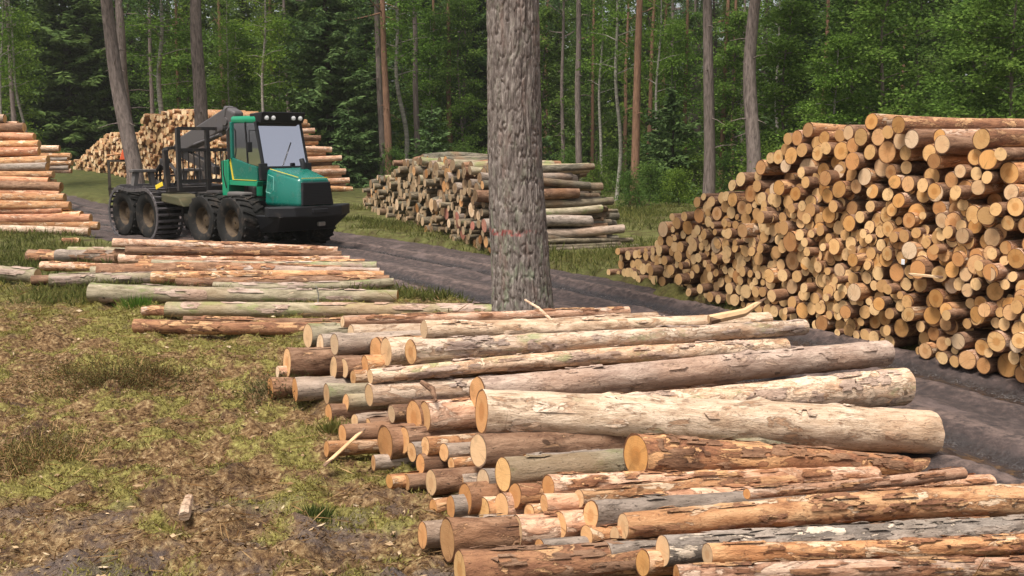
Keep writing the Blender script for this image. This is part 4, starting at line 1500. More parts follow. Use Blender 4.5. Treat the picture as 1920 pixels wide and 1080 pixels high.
# conifers
tree('spruce', 138, 80, 1.6, 1.2, .01, 'big dark spruce behind the left edge stack', v=2)
tree('spruce', 208, 86, 1.4, 1.2, .01, 'dark spruce beside the leaning grey pine', v=0)
tree('spruce', 60, 84, 1.4, 1.1, .01, 'dark spruce farther back at the left edge', v=1)
tree('spruce', 622, 62, 1.1, .95, .01, 'dark green spruce to the right of the forwarder cab', v=1)
tree('spruce', 566, 76, 1.0, 1.0, .01, 'spruce behind the cab roof of the forwarder', v=2)
tree('spruce', 690, 68, 1.0, .9, .01, 'spruce left of the slanting reddish pine', v=0)
tree('spruce', 890, 74, 1.1, 1.0, .01, 'dim spruce deep in the wood beside the big trunk', v=2)
tree('spruce', 1500, 58, 1.1, 1.0, .01, 'dark spruce above the shoulder of the tall stack', v=0)
tree('spruce', 800, 80, 1.1, 1.1, .01, 'dim spruce behind the low grey stack', v=1)
tree('young', 1262, 50, 1.15, 1.0, .01, 'young dark spruce behind the low end of the tall stack', v=0)
tree('young', 1232, 56, 1.0, .85, .01, 'smaller young spruce beside the dark young one', v=1)
tree('young', 655, 58, 1.0, .75, .01, 'young spruce at the grass edge beside the far stack', v=0)
tree('young', 810, 60, 1.0, .8, .01, 'young spruce behind the low grey stack', v=1)
tree('young', 1000, 62, 1.0, .8, .01, 'young spruce half covered by the big trunk', v=0)

# leafy trees
LT = [
    ('light', 440, 66, 1.0, .9, 'light green leafy tree above the crane'), ('light', 520, 70, 1.0, .95, 'light green leafy tree behind the leaning birch'),
    ('broad', 350, 72, 1.0, .9, 'mid green leafy tree behind the pale forked stem'), ('light', 22, 70, 1.0, 1.0, 'yellow green leafy tree at the left edge of the wood'),
    ('light', 800, 70, .8, 1.0, 'small bright leafy tree with hanging sprays behind the grey stack'), ('broad', 765, 74, 1.0, 1.0, 'leafy tree behind the three slim stems'),
    ('broad', 870, 70, 1.0, .9, 'leafy tree close behind the big trunk'), ('broad_dark', 1030, 68, 1.1, 1.0, 'dark leafy tree right behind the big trunk'),
    ('broad_dark', 1120, 74, 1.0, 1.1, 'dark leafy tree between slim pines'), ('light', 1245, 64, .9, .95, 'yellow green leafy tree over the young spruce'),
    ('broad_dark', 1290, 70, 1.0, 1.0, 'dark leafy tree left of the straight grey pine'), ('broad', 1380, 60, 1.0, .9, 'leafy tree between the two grey pines behind the tall stack'),
    ('broad', 1475, 46, 1.0, .8, 'leafy tree just right of the thickest grey pine'), ('light', 1545, 42, .8, .68, 'bright leafy tree over the shoulder of the tall stack'),
    ('broad_dark', 1600, 46, 1.0, .9, 'dark leafy tree behind the highest point of the tall stack'), ('broad', 1660, 42, 1.0, .85, 'leafy tree with arching twigs behind the stack top'),
    ('broad_dark', 1725, 46, 1.1, .9, 'dark leafy tree third from the picture edge'), ('broad', 1790, 40, 1.0, .8, 'leafy tree with light sprays over the long top logs'),
    ('broad_dark', 1850, 44, 1.1, .9, 'dark leafy tree second from the picture edge'), ('broad', 1915, 38, 1.0, .8, 'leafy tree at the right edge above the stack'),
    ('broad_dark', 1990, 40, 1.0, .8, 'leafy tree cut off by the right edge'), ('broad_dark', 600, 76, 1.0, 1.1, 'dark leafy tree behind the spruces beside the cab'),
    ('broad', 700, 78, 1.0, 1.1, 'leafy tree far behind the slanting reddish pine'), ('broad_dark', 300, 80, 1.1, 1.2, 'dark leafy tree far behind the far stack'),
    ('broad', 1570, 54, 1.0, 1.0, 'tall leafy tree behind the bright one'), ('broad_dark', 1680, 54, 1.1, 1.1, 'tall dark leafy tree behind the arching twigs'),
    ('broad', 1820, 52, 1.1, 1.1, 'tall leafy tree behind the light sprays'),
]
for kd, px, Y, sr, sz, lab in LT:
    tree(kd, px, Y, sr, sz, .01, lab, 'leafy trees at the edge of the wood')
k = 0
for px, Y, sc, kd in [(1180, 45, .55, 'bush'), (1220, 47, .7, 'bush'), (1275, 46, .6, 'bush_light'), (1120, 52, .6, 'bush'), (1070, 56, .8, 'bush'), (960, 60, .8, 'bush'), (690, 66, .8, 'bush'), (640, 66, .9, 'bush_light'), (740, 60, .7, 'bush'), (1310, 50, .8, 'bush'), (1365, 48, .8, 'bush'), (1440, 44, 1.0, 'bush_light'), (1500, 40, 1.0, 'bush_light'), (1150, 58, .8, 'bush'), (870, 62, .8, 'bush'), (800, 62, .7, 'bush'), (1575, 42, 1.2, 'bush'), (1240, 60, .9, 'bush'), (120, 88, 1.0, 'bush'), (20, 76, 1.1, 'bush_light'), (90, 90, 1.0, 'bush'), (200, 90, 1.0, 'bush')]:
    where = 'behind the tall stack' if px > 1290 else 'at the grass edge right of the big pine' if px > 950 else 'between the stacks left of the big pine' if px > 600 else 'under the dark spruces at the left'
    tree(kd, px, Y, sc, sc, .01, f"{'light' if kd == 'bush_light' else 'dark'} green low bush {where}", f"{'light' if kd == 'bush_light' else 'dark'} bushes {where}", seed=300 + k)
    k += 1

# the wood farther back, one mass
def deep_wood():
    g = np.random.default_rng(99)
    sp = [spruce_geo(131 + k, 25, .17, .5) for k in range(2)]
    br = [broad_geo(151 + k, 15, .14, 3.2, 3000, .36, 1.0, 26) for k in range(2)]
    pi = [pine_geo(171 + k, 23, .26, 9, 4) for k in range(2)]
    bins = {'spruce': [], 'leaf_dark': [], 'trunk_dark': [], 'pine': []}
    for row, (Y, step) in enumerate([(82, 3.2), (88, 3.0), (96, 3.2), (106, 3.8), (118, 4.2), (132, 4.6)]):
        half = Y * .56 + 6
        x = -half
        while x < half:
            yy = Y + g.uniform(-3, 3)
            X = x + g.uniform(-1, 1)
            if road_dist(np.array([X]), np.array([yy]))[0] > 3.5:
                kd = g.choice(['spruce', 'leaf_dark', 'pine'], p=[.4, .34, .26])
                tg, cg = {'spruce': sp, 'leaf_dark': br, 'pine': pi}[kd][int(g.integers(2))]
                a, s_ = g.uniform(0, 6.28), g.uniform(.8, 1.15)
                Rm = np.array([[math.cos(a), -math.sin(a), 0], [math.sin(a), math.cos(a), 0], [0, 0, 1]]) * s_
                off = np.array([X, yy, float(base_z([X], [yy])[0])])
                bins['trunk_dark'].append((tg[0] @ Rm.T + off, tg[1]))
                bins[kd].append((cg[0] @ Rm.T + off, cg[1]))
            x += step * g.uniform(.7, 1.3)
    Vs, Qs, mi, n = [], [], [], 0
    for i, (nm, lst) in enumerate(bins.items()):
        V, Q = join_geo(lst)
        Vs.append(V)
        Qs.append(Q + n)
        mi.append(np.full(len(Q), i))
        n += len(V)
    o = link('forest', mesh_np('forest', np.vstack(Vs), [np.vstack(Qs)], False, [np.concatenate(mi)]), [M[m] for m in bins])
    tag(o, 'dark mixed wood closing the view behind the clearing', 'wood', kind='stuff')


deep_wood()

# ---- the big pine in the middle
def big_pine():
    base, top = at_z(983, 622, 0), None
    Y = base[1]
    g = np.random.default_rng(3)
    root = empty('pine_tree', (base[0], Y, 0))
    tag(root, 'massive scaly pine trunk with faint red paint band, between track and heap', 'tree')
    zs = np.concatenate([np.linspace(-.3, 6.2, 330), np.linspace(6.3, 19, 60)])
    cx = np.interp(zs, [0, .3, 2.4, 4.9, 19], [0, -.02, -.135, -.175, -.3])
    rd = np.interp(zs, [-.3, 0, .35, 1.0, 2.4, 4.9, 19], [.56, .5, .455, .425, .39, .365, .12])
    nseg = 260
    a = np.arange(nseg) / nseg * 2 * math.pi
    Z, A = np.meshgrid(zs, a, indexing='ij')
    Rr = np.repeat(rd[:, None], nseg, 1)
    flare = np.clip(1 - (Z + .1) / .7, 0, 1) ** 2 * .12 * np.cos(5 * A + .7)
    warp = fbm(np.stack([np.cos(A).ravel() * 2, np.sin(A).ravel() * 2, Z.ravel() * 1.3], 1), 3, 61).reshape(Z.shape) - .5
    Aw = A + warp * .35
    q = np.stack([np.cos(Aw).ravel() * 8.5, np.sin(Aw).ravel() * 8.5, Z.ravel() * 2.9], 1)
    n1 = vnoise(q, 71).reshape(Z.shape)
    n2 = vnoise(q * np.array([1.8, 1.8, 2.2]) + 5, 72).reshape(Z.shape)
    fur = np.minimum(np.abs(n1 - .5) * 3.4, np.abs(n2 - .5) * 2.6 + .06)
    pl = np.clip(fur, 0, .3) / .3
    cr = fbm(np.stack([np.cos(A).ravel() * 13, np.sin(A).ravel() * 13, Z.ravel() * 6], 1), 3, 73).reshape(Z.shape)
    Rr = Rr * (1 + flare) + .028 * (pl - .75) + .022 * (cr - .5) * pl
    X = np.repeat(cx[:, None], nseg, 1) + Rr * np.cos(A)
    Yy = Rr * np.sin(A)
    V = np.stack([X.ravel(), Yy.ravel(), Z.ravel()], 1)
    i = np.arange(len(zs) - 1)[:, None] * nseg + np.arange(nseg)[None]
    j = np.arange(len(zs) - 1)[:, None] * nseg + (np.arange(nseg)[None] + 1) % nseg
    Q = np.stack([i.ravel(), j.ravel(), (j + nseg).ravel(), (i + nseg).ravel()], 1)
    t = NT('old_pine_bark')
    c = t.coord()
    n_ = t.noise(t.scaled(c, (13, 13, 2.2)), 1.6, 6, .7)
    base_c = t.ramp(n_, [(.32, (.045, .036, .032)), (.44, (.125, .10, .088)), (.55, (.205, .172, .152)), (.70, (.34, .295, .26))])
    red = t.noise(t.scaled(c, (4, 4, 1)), 1.3, 4, .6)
    base_c = t.mix(t.math('MULTIPLY', t.step(red, .54, .7), .4), base_c, (.23, .145, .115))
    gn = t.noise(t.scaled(c, (5, 5, 2)), 1.8, 5, .65)
    sp_ = t.t.nodes.new('ShaderNodeSeparateXYZ')
    t.l(c, sp_.inputs[0])
    gm = t.math('MULTIPLY', t.step(gn, .5, .66), t.math('MULTIPLY_ADD', t.math('SUBTRACT', 1.0, t.step(sp_.outputs[2], .3, 2.6)), .55, .3))
    base_c = t.mix(gm, base_c, (.20, .215, .15))
    # worn red paint band
    bz = t.math('ABSOLUTE', t.math('SUBTRACT', sp_.outputs[2], 1.50))
    pm = t.math('MULTIPLY', t.math('SUBTRACT', 1.0, t.step(bz, .035, .06)), t.step(t.noise(t.scaled(c, (9, 9, 6)), 1.5, 4, .6), .44, .6))
    pm = t.math('MULTIPLY', pm, t.math('SUBTRACT', 1.0, t.step(sp_.outputs[0], -.2, .3)))
    base_c = t.mix(t.math('MULTIPLY', pm, .6), base_c, (.36, .05, .05))
    t.bump(t.noise(t.scaled(c, (26, 26, 9)), 1.7, 5, .7), .6, .02)
    M['old_bark'] = t.fin(base_c, .92, .1)
    link('trunk', mesh_np('trunk', V, [Q]), M['old_bark'], root)
    Ps, Ds = [], []
    for _ in range(70):
        zz = g.uniform(10.5, 19)
        aa, L = g.uniform(0, 6.28), g.uniform(.6, 2.6)
        d = np.array([math.cos(aa), math.sin(aa), g.uniform(-.1, .4)])
        for t_ in np.linspace(.3, 1, 5):
            Ps.append(np.array([-.25, 0, zz]) + d * L * t_ + g.normal(0, .25, (40, 3)))
            Ds.append(g.normal(size=(40, 3)) + d * .5)
    cv = leaf_geo(np.vstack(Ps), np.vstack(Ds), .24, .06, g)
    link('crown', mesh_np('crown', cv[0], [cv[1]], False), M['pine'], root)


big_pine()

# ------------------------------------------------------------------ the forwarder
def forwarder():
    green = plain('green_paint', (.004, .125, .092), .26, .6, dirt=(.07, .075, .05), dirt_amt=.54)
    bright = plain('bright_green_paint', (.008, .24, .12), .3, .5, dirt=(.06, .07, .05), dirt_amt=.66)
    black = plain('black_paint', (.012, .012, .014), .5, .35, dirt=(.07, .055, .045), dirt_amt=.58)
    iron = plain('worn_dark_steel', (.03, .026, .026), .5, .4, dirt=(.10, .075, .055), dirt_amt=.5)
    yellow = plain('yellow_paint', (.75, .55, .04), .45, .4)
    rubber = plain('muddy_rubber', (.014, .013, .012), .8, .2, dirt=(.075, .055, .042), dirt_amt=.5, dscale=4.0)
    rimm = plain('muddy_yellow_rim', (.075, .048, .024), .7, .3, dirt=(.05, .035, .025), dirt_amt=.42, dscale=6)
    steel = plain('polished_track_steel', (.15, .135, .14), .42, .5, .5, dirt=(.06, .048, .042), dirt_amt=.5, dscale=7)
    lampm = plain('lamp_glass', (.8, .8, .78), .15, .5)
    greym = plain('dull_grey_plastic', (.10, .09, .085), .6, .3)
    t = NT('cab_glass')
    t.t.nodes.remove(t.b)
    gl = t.t.nodes.new('ShaderNodeBsdfGlossy')
    gl.inputs['Roughness'].default_value = .03
    gl.inputs['Color'].default_value = (.93, .92, 1, 1)
    tp = t.t.nodes.new('ShaderNodeBsdfTransparent')
    tp.inputs[0].default_value = (.62, .64, .64, 1)
    fr = t.t.nodes.new('ShaderNodeFresnel')
    fr.inputs[0].default_value = 2.1
    mx = t.t.nodes.new('ShaderNodeMixShader')
    t.l(t.math('ADD', fr.outputs[0], .62, clamp=True), mx.inputs[0])
    t.l(tp.outputs[0], mx.inputs[1])
    t.l(gl.outputs[0], mx.inputs[2])
    t.l(mx.outputs[0], t.out.inputs[0])
    glass = t.m
    O = np.array([-7.05, 30.08])
    root = empty('forwarder', (O[0], O[1], gz1(*O) - .06), R(-44))
    tag(root, 'green eight wheeled forestry forwarder with black crane parked on the muddy track', 'forwarder')
    # --- wheels
    RW = .735
    wm = MB()
    wm.lathe([(.36, -.26), (.43, -.33), (.57, -.36), (.66, -.345), (.70, -.28), (.712, -.1), (.715, 0), (.712, .1), (.70, .28), (.66, .345), (.57, .36), (.43, .33), (.36, .26), (.34, .0), (.36, -.26)], 48)
    for k in range(20):
        for sgn in (1, -1):
            a0 = 2 * math.pi * (k + (.5 if sgn > 0 else 0)) / 20
            pts = [(a0 + .0, .0), (a0 + .12, .17), (a0 + .2, .32)]
            for (aa, ya), (ab, yb) in zip(pts, pts[1:]):
                rr_ = .72
                pa = Vector((rr_ * math.cos(aa), sgn * ya, rr_ * math.sin(aa)))
                pb = Vector((rr_ * math.cos(ab), sgn * yb, rr_ * math.sin(ab)))
                wm.bar(pa, pb, .05, .05, up=(math.cos(aa), 0, math.sin(aa)))
    first = wm.build('wheel', rubber, root, True)
    rm = MB()
    for sgn in (1, -1):
        rm.lathe([(.37, sgn * .27), (.35, sgn * .25), (.31, sgn * .12), (.20, sgn * .07), (.17, sgn * .16), (.10, sgn * .18), (.02, sgn * .18)], 28)
        for k in range(8):
            a0 = k * math.pi / 4
            rm.lathe([(.018, sgn * .06), (.018, sgn * .11), (.001, sgn * .11)], 6, cx=(.25 * math.cos(a0), 0, .25 * math.sin(a0)))
    rim0 = rm.build('rim', rimm, first, True)
    spots = [(x0 + dx, y) for x0 in (0, -4.6) for dx in (.76, -.76) for y in (-1.15, 1.15)]
    for k, (x, y) in enumerate(spots):
        if k == 0:
            w_, r_ = first, rim0
        else:
            w_ = first.copy()
            col.objects.link(w_)
            r_ = rim0.copy()
            col.objects.link(r_)
            r_.parent = w_
        w_.location = (x, y, RW + .03)
        w_.rotation_euler = (0, k * .7, 0)
    # --- band tracks round the rear bogies
    for y in (-1.15, 1.15):
        tm = MB()
        x0, rr_, zc = -4.6, .79, RW + .03
        per = 2 * 1.52 + 2 * math.pi * rr_
        n = 44
        for k in range(n):
            s = per * k / n
            if s < 1.52:
                p, tn = (x0 - .76 + s, zc + rr_), (1, 0)
                p = (p[0], p[1] - .05 * math.sin(math.pi * s / 1.52))
            elif s < 1.52 + math.pi * rr_:
                a = (s - 1.52) / rr_
                p, tn = (x0 + .76 + rr_ * math.sin(a), zc + rr_ * math.cos(a)), (math.cos(a), -math.sin(a))
            elif s < 3.04 + math.pi * rr_:
                p, tn = (x0 + .76 - (s - 1.52 - math.pi * rr_), zc - rr_), (-1, 0)
            else:
                a = (s - 3.04 - math.pi * rr_) / rr_
                p, tn = (x0 - .76 - rr_ * math.sin(a), zc - rr_ * math.cos(a)), (-math.cos(a), math.sin(a))
            xa = Vector((tn[0], 0, tn[1]))
            rot = Matrix((xa, Vector((0, 1, 0)), xa.cross(Vector((0, 1, 0))))).transposed()
            nz = rot @ Vector((0, 0, 1))
            tm.box((p[0], y, p[1]), (.085, .84, .035), rot, .008)
            tm.box(Vector((p[0], y, p[1])) + nz * .035, (.03, .8, .05), rot)
            for sg in (-1, 1):
                tm.box(Vector((p[0], y + sg * .40, p[1])) - nz * .03, (.17, .03, .09), rot)
        tm.build('track', steel, root)
    # --- frames
    f = MB()
    f.box((.75, 0, .92), (3.2, .9, .5), bevel=.04)
    f.box((0, -.72, .62), (1.5, .16, .26), bevel=.03)
    f.box((0, .72, .62), (1.5, .16, .26), bevel=.03)
    f.box((0, 0, .66), (.3, 1.7, .3), bevel=.04)
    f.hexa([(1.3, -1.0, .36), (2.1, -.9, .42), (2.1, .9, .42), (1.3, 1.0, .36), (1.3, -1.15, .84), (2.55, -1.1, .84), (2.55, 1.1, .84), (1.3, 1.15, .84)], .03)  # wide dark plate added to stand in for the shadow under the bumper
    f.build('front_frame_shade_plate', black, root)
    f = MB()
    f.box((-3.5, 0, 1.12), (5.4, .62, .34), bevel=.03)
    f.box((-1.0, 0, 1.0), (.8, .5, .6), bevel=.05)
    f.box((-4.6, -.72, .64), (1.5, .16, .26), bevel=.03)
    f.box((-4.6, .72, .64), (1.5, .16, .26), bevel=.03)
    f.box((-4.6, 0, .7), (.3, 1.7, .3), bevel=.03)
    f.box((-1.25, -.62, 1.15), (.7, .4, .5), bevel=.05)
    f.box((-1.3, .6, 1.2), (.8, .5, .6), bevel=.05)
    f.build('rear_frame', iron, root)
    f = MB()
    f.hexa([(-3.2, -1.35, 1.02), (-2.0, -1.3, .92), (-2.0, -.5, .92), (-3.2, -.5, 1.02), (-3.2, -1.35, 1.28), (-2.3, -1.3, 1.2), (-2.3, -.5, 1.2), (-3.2, -.5, 1.28)], .04)
    f.build('mudguard', plain('muddy_olive_steel', (.07, .065, .035), .8, .2, dirt=(.12, .09, .05), dirt_amt=.45), root)
    # --- hood
    h = MB()
    h.hexa([(1.25, -.76, 1.06), (2.66, -.60, 1.06), (2.66, .60, 1.06), (1.25, .76, 1.06), (1.25, -.66, 2.12), (2.56, -.48, 1.84), (2.56, .48, 1.84), (1.25, .64, 2.14)], .13)
    hood = h.build('hood', green, root, True)
    gm_ = MB()
    gm_.hexa([(2.55, -.50, 1.12), (2.685, -.50, 1.12), (2.685, .50, 1.12), (2.55, .50, 1.12), (2.5, -.44, 1.72), (2.635, -.44, 1.72), (2.635, .44, 1.72), (2.5, .44, 1.72)], .015)
    for k in range(14):
        z = 1.15 + k * .041
        xk = 2.69 - (z - 1.12) / .6 * .05
        gm_.box((xk, 0, z), (.02, .94 - .1 * (z - 1.12) / .6, .014))
    gm_.build('grille', black, hood)
    s = MB()
    s.bar((2.575, -.42, 1.84), (2.575, .42, 1.84), .03, .014)
    s.bar((1.42, -.62, 2.09), (2.5, -.475, 1.866), .018, .012)  # yellow bars: hood stripe and the yellowish highlight painted along its top edges
    s.build('stripe_or_highlight', yellow, hood)
    s = MB()
    tri = [(1.42, -.752, 1.45), (1.48, -.71, 1.93), (1.72, -.70, 1.86), (1.74, -.735, 1.5), (1.62, -.755, 1.42), (1.42, -.752, 1.45)]
    s.tube([Vector(p) + Vector((0, -.012, 0)) for p in tri], .011, 5)
    s.build('side_handle', plain('pale_green_trim', (.16, .4, .33), .4, .4), hood)
    s = MB()
    s.tube([(1.5, .38, 1.98), (1.5, .38, 2.22), (1.44, .38, 2.36)], [.075, .075, .07], 14)
    s.build('exhaust', black, root, True)
    b = MB()
    b.prism([(2.15, -1.32), (2.32, -1.32), (2.72, -.74), (2.76, 0), (2.72, .74), (2.32, 1.32), (2.15, 1.32), (2.2, .5), (2.2, -.5)], 'z', .82, 1.1, .035)
    b.box((2.75, 0, .97), (.06, .5, .12), bevel=.02)
    b.build('bumper', black, root)
    b = MB()
    b.box((2.45, .25, .60), (.12, .22, .12), bevel=.03)
    b.build('tow_hook', plain('bare_metal', (.3, .28, .25), .4, .5, .5), root)
    # --- cab
    c = MB()
    # lower side skins with the sloping sill, floor, rear wall
    for y0, y1 in ((-.76, -.68), (.68, .76)):
        c.prism([(-.34, 1.72), (1.02, 1.72), (1.02, 2.14), (.55, 2.22), (-.34, 2.42)], 'y', y0, y1, .012)
    c.box((.35, 0, 1.66), (1.3, 1.5, .1), bevel=.02)
    c.box((-.32, 0, 2.1), (.06, 1.36, .8))
    cab = c.build('cab', green, root)
    c = MB()
    c.prism([(-.36, 1.58), (1.0, 1.58), (1.06, 1.72), (-.36, 1.72)], 'y', -.785, -.60, .015)
    c.prism([(-.36, 1.58), (1.0, 1.58), (1.06, 1.72), (-.36, 1.72)], 'y', .60, .785, .015)
    c.prism([(-.72, 1.22), (-.42, 1.22), (-.36, 1.58), (-.36, 2.34), (-.72, 2.30)], 'y', -.80, -.3, .02)
    c.prism([(-.72, 1.22), (-.42, 1.22), (-.36, 1.58), (-.36, 2.34), (-.72, 2.30)], 'y', .3, .80, .02)
    c.build('cab_skirt', bright, cab)
    c = MB()
    c.box((.3, 0, 3.52), (1.25, 1.44, .2), bevel=.07)
    c.build('roof', bright, cab, True)
    for y in (-.70, .70):
        c = MB()
        c.bar((-.26, y, 2.36), (-.24, y, 3.46), .1, .14, up=(0, 1, 0), bevel=.02)
        c.build('rear_pillar', green, cab)
    c = MB()
    for y in (-.71, .71):
        c.bar((1.24, y, 1.75), (1.22, y, 2.25), .10, .24, up=(0, 1, 0), bevel=.02)
        c.bar((1.22, y, 2.2), (.92, y, 3.46), .075, .08, up=(0, 1, 0), bevel=.02)
        c.bar((.50, y, 2.2), (.42, y, 3.44), .04, .04, up=(0, 1, 0))
    c.box((1.24, 0, 1.98), (.08, 1.42, .34), bevel=.02)
    c.box((.95, 0, 3.43), (.08, 1.42, .07))
    c.build('front_pillar', black, cab)
    c = MB()
    c.hexa([(1.225, -.665, 2.16), (1.255, -.665, 2.16), (1.255, .665, 2.16), (1.225, .665, 2.16), (.93, -.66, 3.41), (.96, -.66, 3.41), (.96, .66, 3.41), (.93, .66, 3.41)])
    wsh = c.build('windshield', glass, cab)
    c = MB()
    c.bar((1.26, -.1, 2.18), (1.10, .28, 2.85), .03, .02)
    c.build('wiper', black, wsh)
    for y in (-.715, .715):
        c = MB()
        c.prism([(-.2, 2.40), (.52, 2.235), (.45, 3.42), (-.18, 3.42)], 'y', y - .008, y + .008)
        c.prism([(.56, 2.225), (1.16, 2.15), (.90, 3.42), (.49, 3.42)], 'y', y - .008, y + .008)
        c.build('side_window', glass, cab)
    c = MB()
    c.prism([(-.2, 2.42), (-.2, 3.42), (-.215, 3.42), (-.215, 2.42)], 'y', -.64, .64)
    c.build('rear_window', glass, cab)
    c = MB()
    c.box((.1, 0, 1.98), (.5, .5, .5), bevel=.08)
    c.box((-.1, 0, 2.55), (.16, .5, .8), bevel=.07)
    c.box((-.08, 0, 3.05), (.1, .28, .22), bevel=.04)
    c.build('seat', plain('dark_red_seat', (.12, .05, .04), .8, .2), cab, True)
    c = MB()
    c.box((1.0, 0, 2.12), (.3, 1.2, .14), bevel=.04)
    c.tube([(.95, .0, 2.15), (.72, 0, 2.5)], .03, 8)
    c.box((.6, -.42, 2.3), (.5, .16, .1), bevel=.03)
    c.box((.6, .42, 2.3), (.5, .16, .1), bevel=.03)
    c.build('dashboard', greym, cab, True)
    v = MB()
    v.hexa([(.62, -.70, 3.44), (1.14, -.68, 3.42), (1.14, .68, 3.42), (.62, .70, 3.44), (.62, -.70, 3.68), (1.26, -.70, 3.72), (1.26, .70, 3.72), (.62, .70, 3.68)], .03)
    vis_ = v.build('visor', black, cab)
    for y in (-.55, -.34, .30, .52):
        l_ = MB()
        l_.lathe([(.055, -.04), (.06, .035), (.0, .05)], 14, 'x', (1.21, y, 3.56))
        l_.build('work_lamp', lampm, vis_, True)
    s = MB()
    s.bar((-.30, -.772, 2.36), (-.16, -.772, 1.735), .012, .055, up=(0, 1, 0))
    s.bar((-.18, -.772, 1.745), (1.0, -.772, 1.745), .012, .045, up=(0, 1, 0))
    s.build('stripe_or_highlight', yellow, cab)
    s = MB()
    s.tube([(.98, -.74, 3.2), (1.06, -1.0, 3.2), (1.06, -1.0, 2.75)], .015, 6)
    s.box((1.06, -1.0, 2.72), (.04, .16, .3), bevel=.02)
    s.build('mirror', black, cab)
    s = MB()
    s.tube([(-.28, -.80, 2.3), (-.28, -.86, 2.6), (-.28, -.86, 3.2), (-.28, -.78, 3.3)], .018, 6)
    s.tube([(-.46, -.82, 1.5), (-.46, -.9, 1.9), (-.46, -.9, 2.5), (-.40, -.8, 2.6)], .018, 6)
    s.build('handrail', iron, cab)
    for y in (-.9, .9):
        s = MB()
        s.box((.35, y, 1.25), (.8, .36, .34), bevel=.05)
        s.build('fender', greym, root)
    # --- crane
    c = MB()
    c.lathe([(.34, 1.25), (.34, 1.5), (.2, 1.56), (.19, 3.25), (.22, 3.3)], 20, 'z', (-1.35, 0, 0))
    c.box((-1.2, .0, 2.5), (.2, .34, 1.7), bevel=.04)
    c.tube([(-1.05, -.18, 1.6), (-1.0, -.2, 2.4), (-1.25, -.16, 3.3)], .03, 6)
    column = c.build('crane_column', iron, root, True)
    c = MB()
    c.hexa([(-1.05, -.17, 3.25), (-1.75, -.17, 3.22), (-1.75, .17, 3.22), (-1.05, .17, 3.25), (-1.0, -.17, 3.78), (-1.6, -.17, 3.97), (-1.6, .17, 3.97), (-1.0, .17, 3.78)], .08)
    c.hexa([(-1.6, -.2, 3.22), (-4.45, -.17, 2.42), (-4.45, .17, 2.42), (-1.6, .2, 3.22), (-1.35, -.19, 3.93), (-4.35, -.16, 2.96), (-4.35, .16, 2.96), (-1.35, .19, 3.93)], .05)
    c.lathe([(.0, -.22), (.12, -.22), (.12, .22), (.0, .22)], 16, 'y', (-1.45, 0, 3.5))
    c.lathe([(.0, -.16), (.1, -.16), (.1, .16), (.0, .16)], 14, 'y', (-4.42, 0, 2.69))
    c.tube([(-1.7, -.2, 3.1), (-3.2, -.19, 2.78)], [.06, .05], 10)
    c.tube([(-1.6, .0, 3.86), (-2.4, .05, 3.68), (-3.4, .03, 3.32), (-4.3, 0, 2.98)], .025, 6)
    boom = c.build('boom', plain('boom_steel', (.075, .066, .066), .42, .5, dirt=(.10, .08, .065), dirt_amt=.55), root)
    c = MB()
    c.hexa([(-4.5, -.12, 2.42), (-2.3, -.1, 1.82), (-2.3, .1, 1.82), (-4.5, .12, 2.42), (-4.45, -.12, 2.72), (-2.3, -.1, 2.08), (-2.3, .1, 2.08), (-4.45, .12, 2.72)], .02)
    c.build('outer_boom', iron, boom)
    gp = MB()
    gp.tube([(-4.75, -.35, 2.6), (-4.75, -.35, 2.3)], .06, 10)
    gp.box((-4.75, -.35, 2.2), (.26, .26, .24), bevel=.04)
    for sgn in (1, -1):
        pts = [(-4.75 + sgn * .12, -.35, 2.12), (-4.75 + sgn * .42, -.35, 1.9), (-4.75 + sgn * .46, -.35, 1.6), (-4.75 + sgn * .22, -.35, 1.36), (-4.75 + sgn * .02, -.35, 1.32)]
        for yy in (-.12, .12):
            gp.tube([Vector(p) + Vector((0, yy * (1 if sgn > 0 else .5), 0)) for p in pts], [.06, .06, .055, .045, .02], 6)
        gp.bar((-4.75 + sgn * .44, -.47, 1.75), (-4.75 + sgn * .44, -.23, 1.75), .06)
    gp.bar((-4.45, -.35, 2.66), (-4.75, -.35, 2.62), .1)
    gp.bar((-4.42, -.35, 2.66), (-4.42, 0, 2.69), .1)
    gp.build('grapple', iron, boom, True)
    # --- load space
    hb = MB()
    for y in (-1.42, -.5, .5, 1.42):
        hb.bar((-1.95, y, 1.4), (-1.95, y, 3.3), .11, .11, up=(0, 1, 0))
    for z in (3.28, 2.62, 1.66):
        hb.bar((-1.95, -1.42, z), (-1.95, 1.42, z), .085, .10)
    for y in np.linspace(-1.3, 1.3, 16):
        hb.bar((-1.93, y, 1.66), (-1.93, y, 2.62), .03, .03, up=(0, 1, 0))
    hb.build('headboard', iron, root)
    for x, h_ in ((-3.0, 2.62), (-4.4, 2.3), (-5.9, 2.2)):
        bk = MB()
        bk.box((x, 0, 1.38), (.16, 2.5, .16), bevel=.02)
        bunk = bk.build('bunk', iron, root)
        for y in (-1.22, 1.22) if x > -4 else ():
            st_ = MB()
            st_.bar((x, y, 1.4), (x, y * 1.04, h_), .13, .15, up=(0, 1, 0), bevel=.015)
            st_.build('stake', iron, bunk)
    for y in (-.82, .82):
        br_ = MB()
        for sg in (-1, 1):
            br_.hexa([(-5.35, y + sg * .34 - .07, 1.28), (-5.15, y + sg * .34 - .07, 1.28), (-5.15, y + sg * .34 + .07, 1.28), (-5.35, y + sg * .34 + .07, 1.28), (-5.35, y + sg * .24 - .07, 1.86), (-5.15, y + sg * .24 - .07, 1.86), (-5.15, y + sg * .24 + .07, 1.86), (-5.35, y + sg * .24 + .07, 1.86)], .01)
        br_.box((-5.25, y, 1.9), (.26, .80, .1), bevel=.02)
        br_.build('bolster', greym, root)
    s = MB()
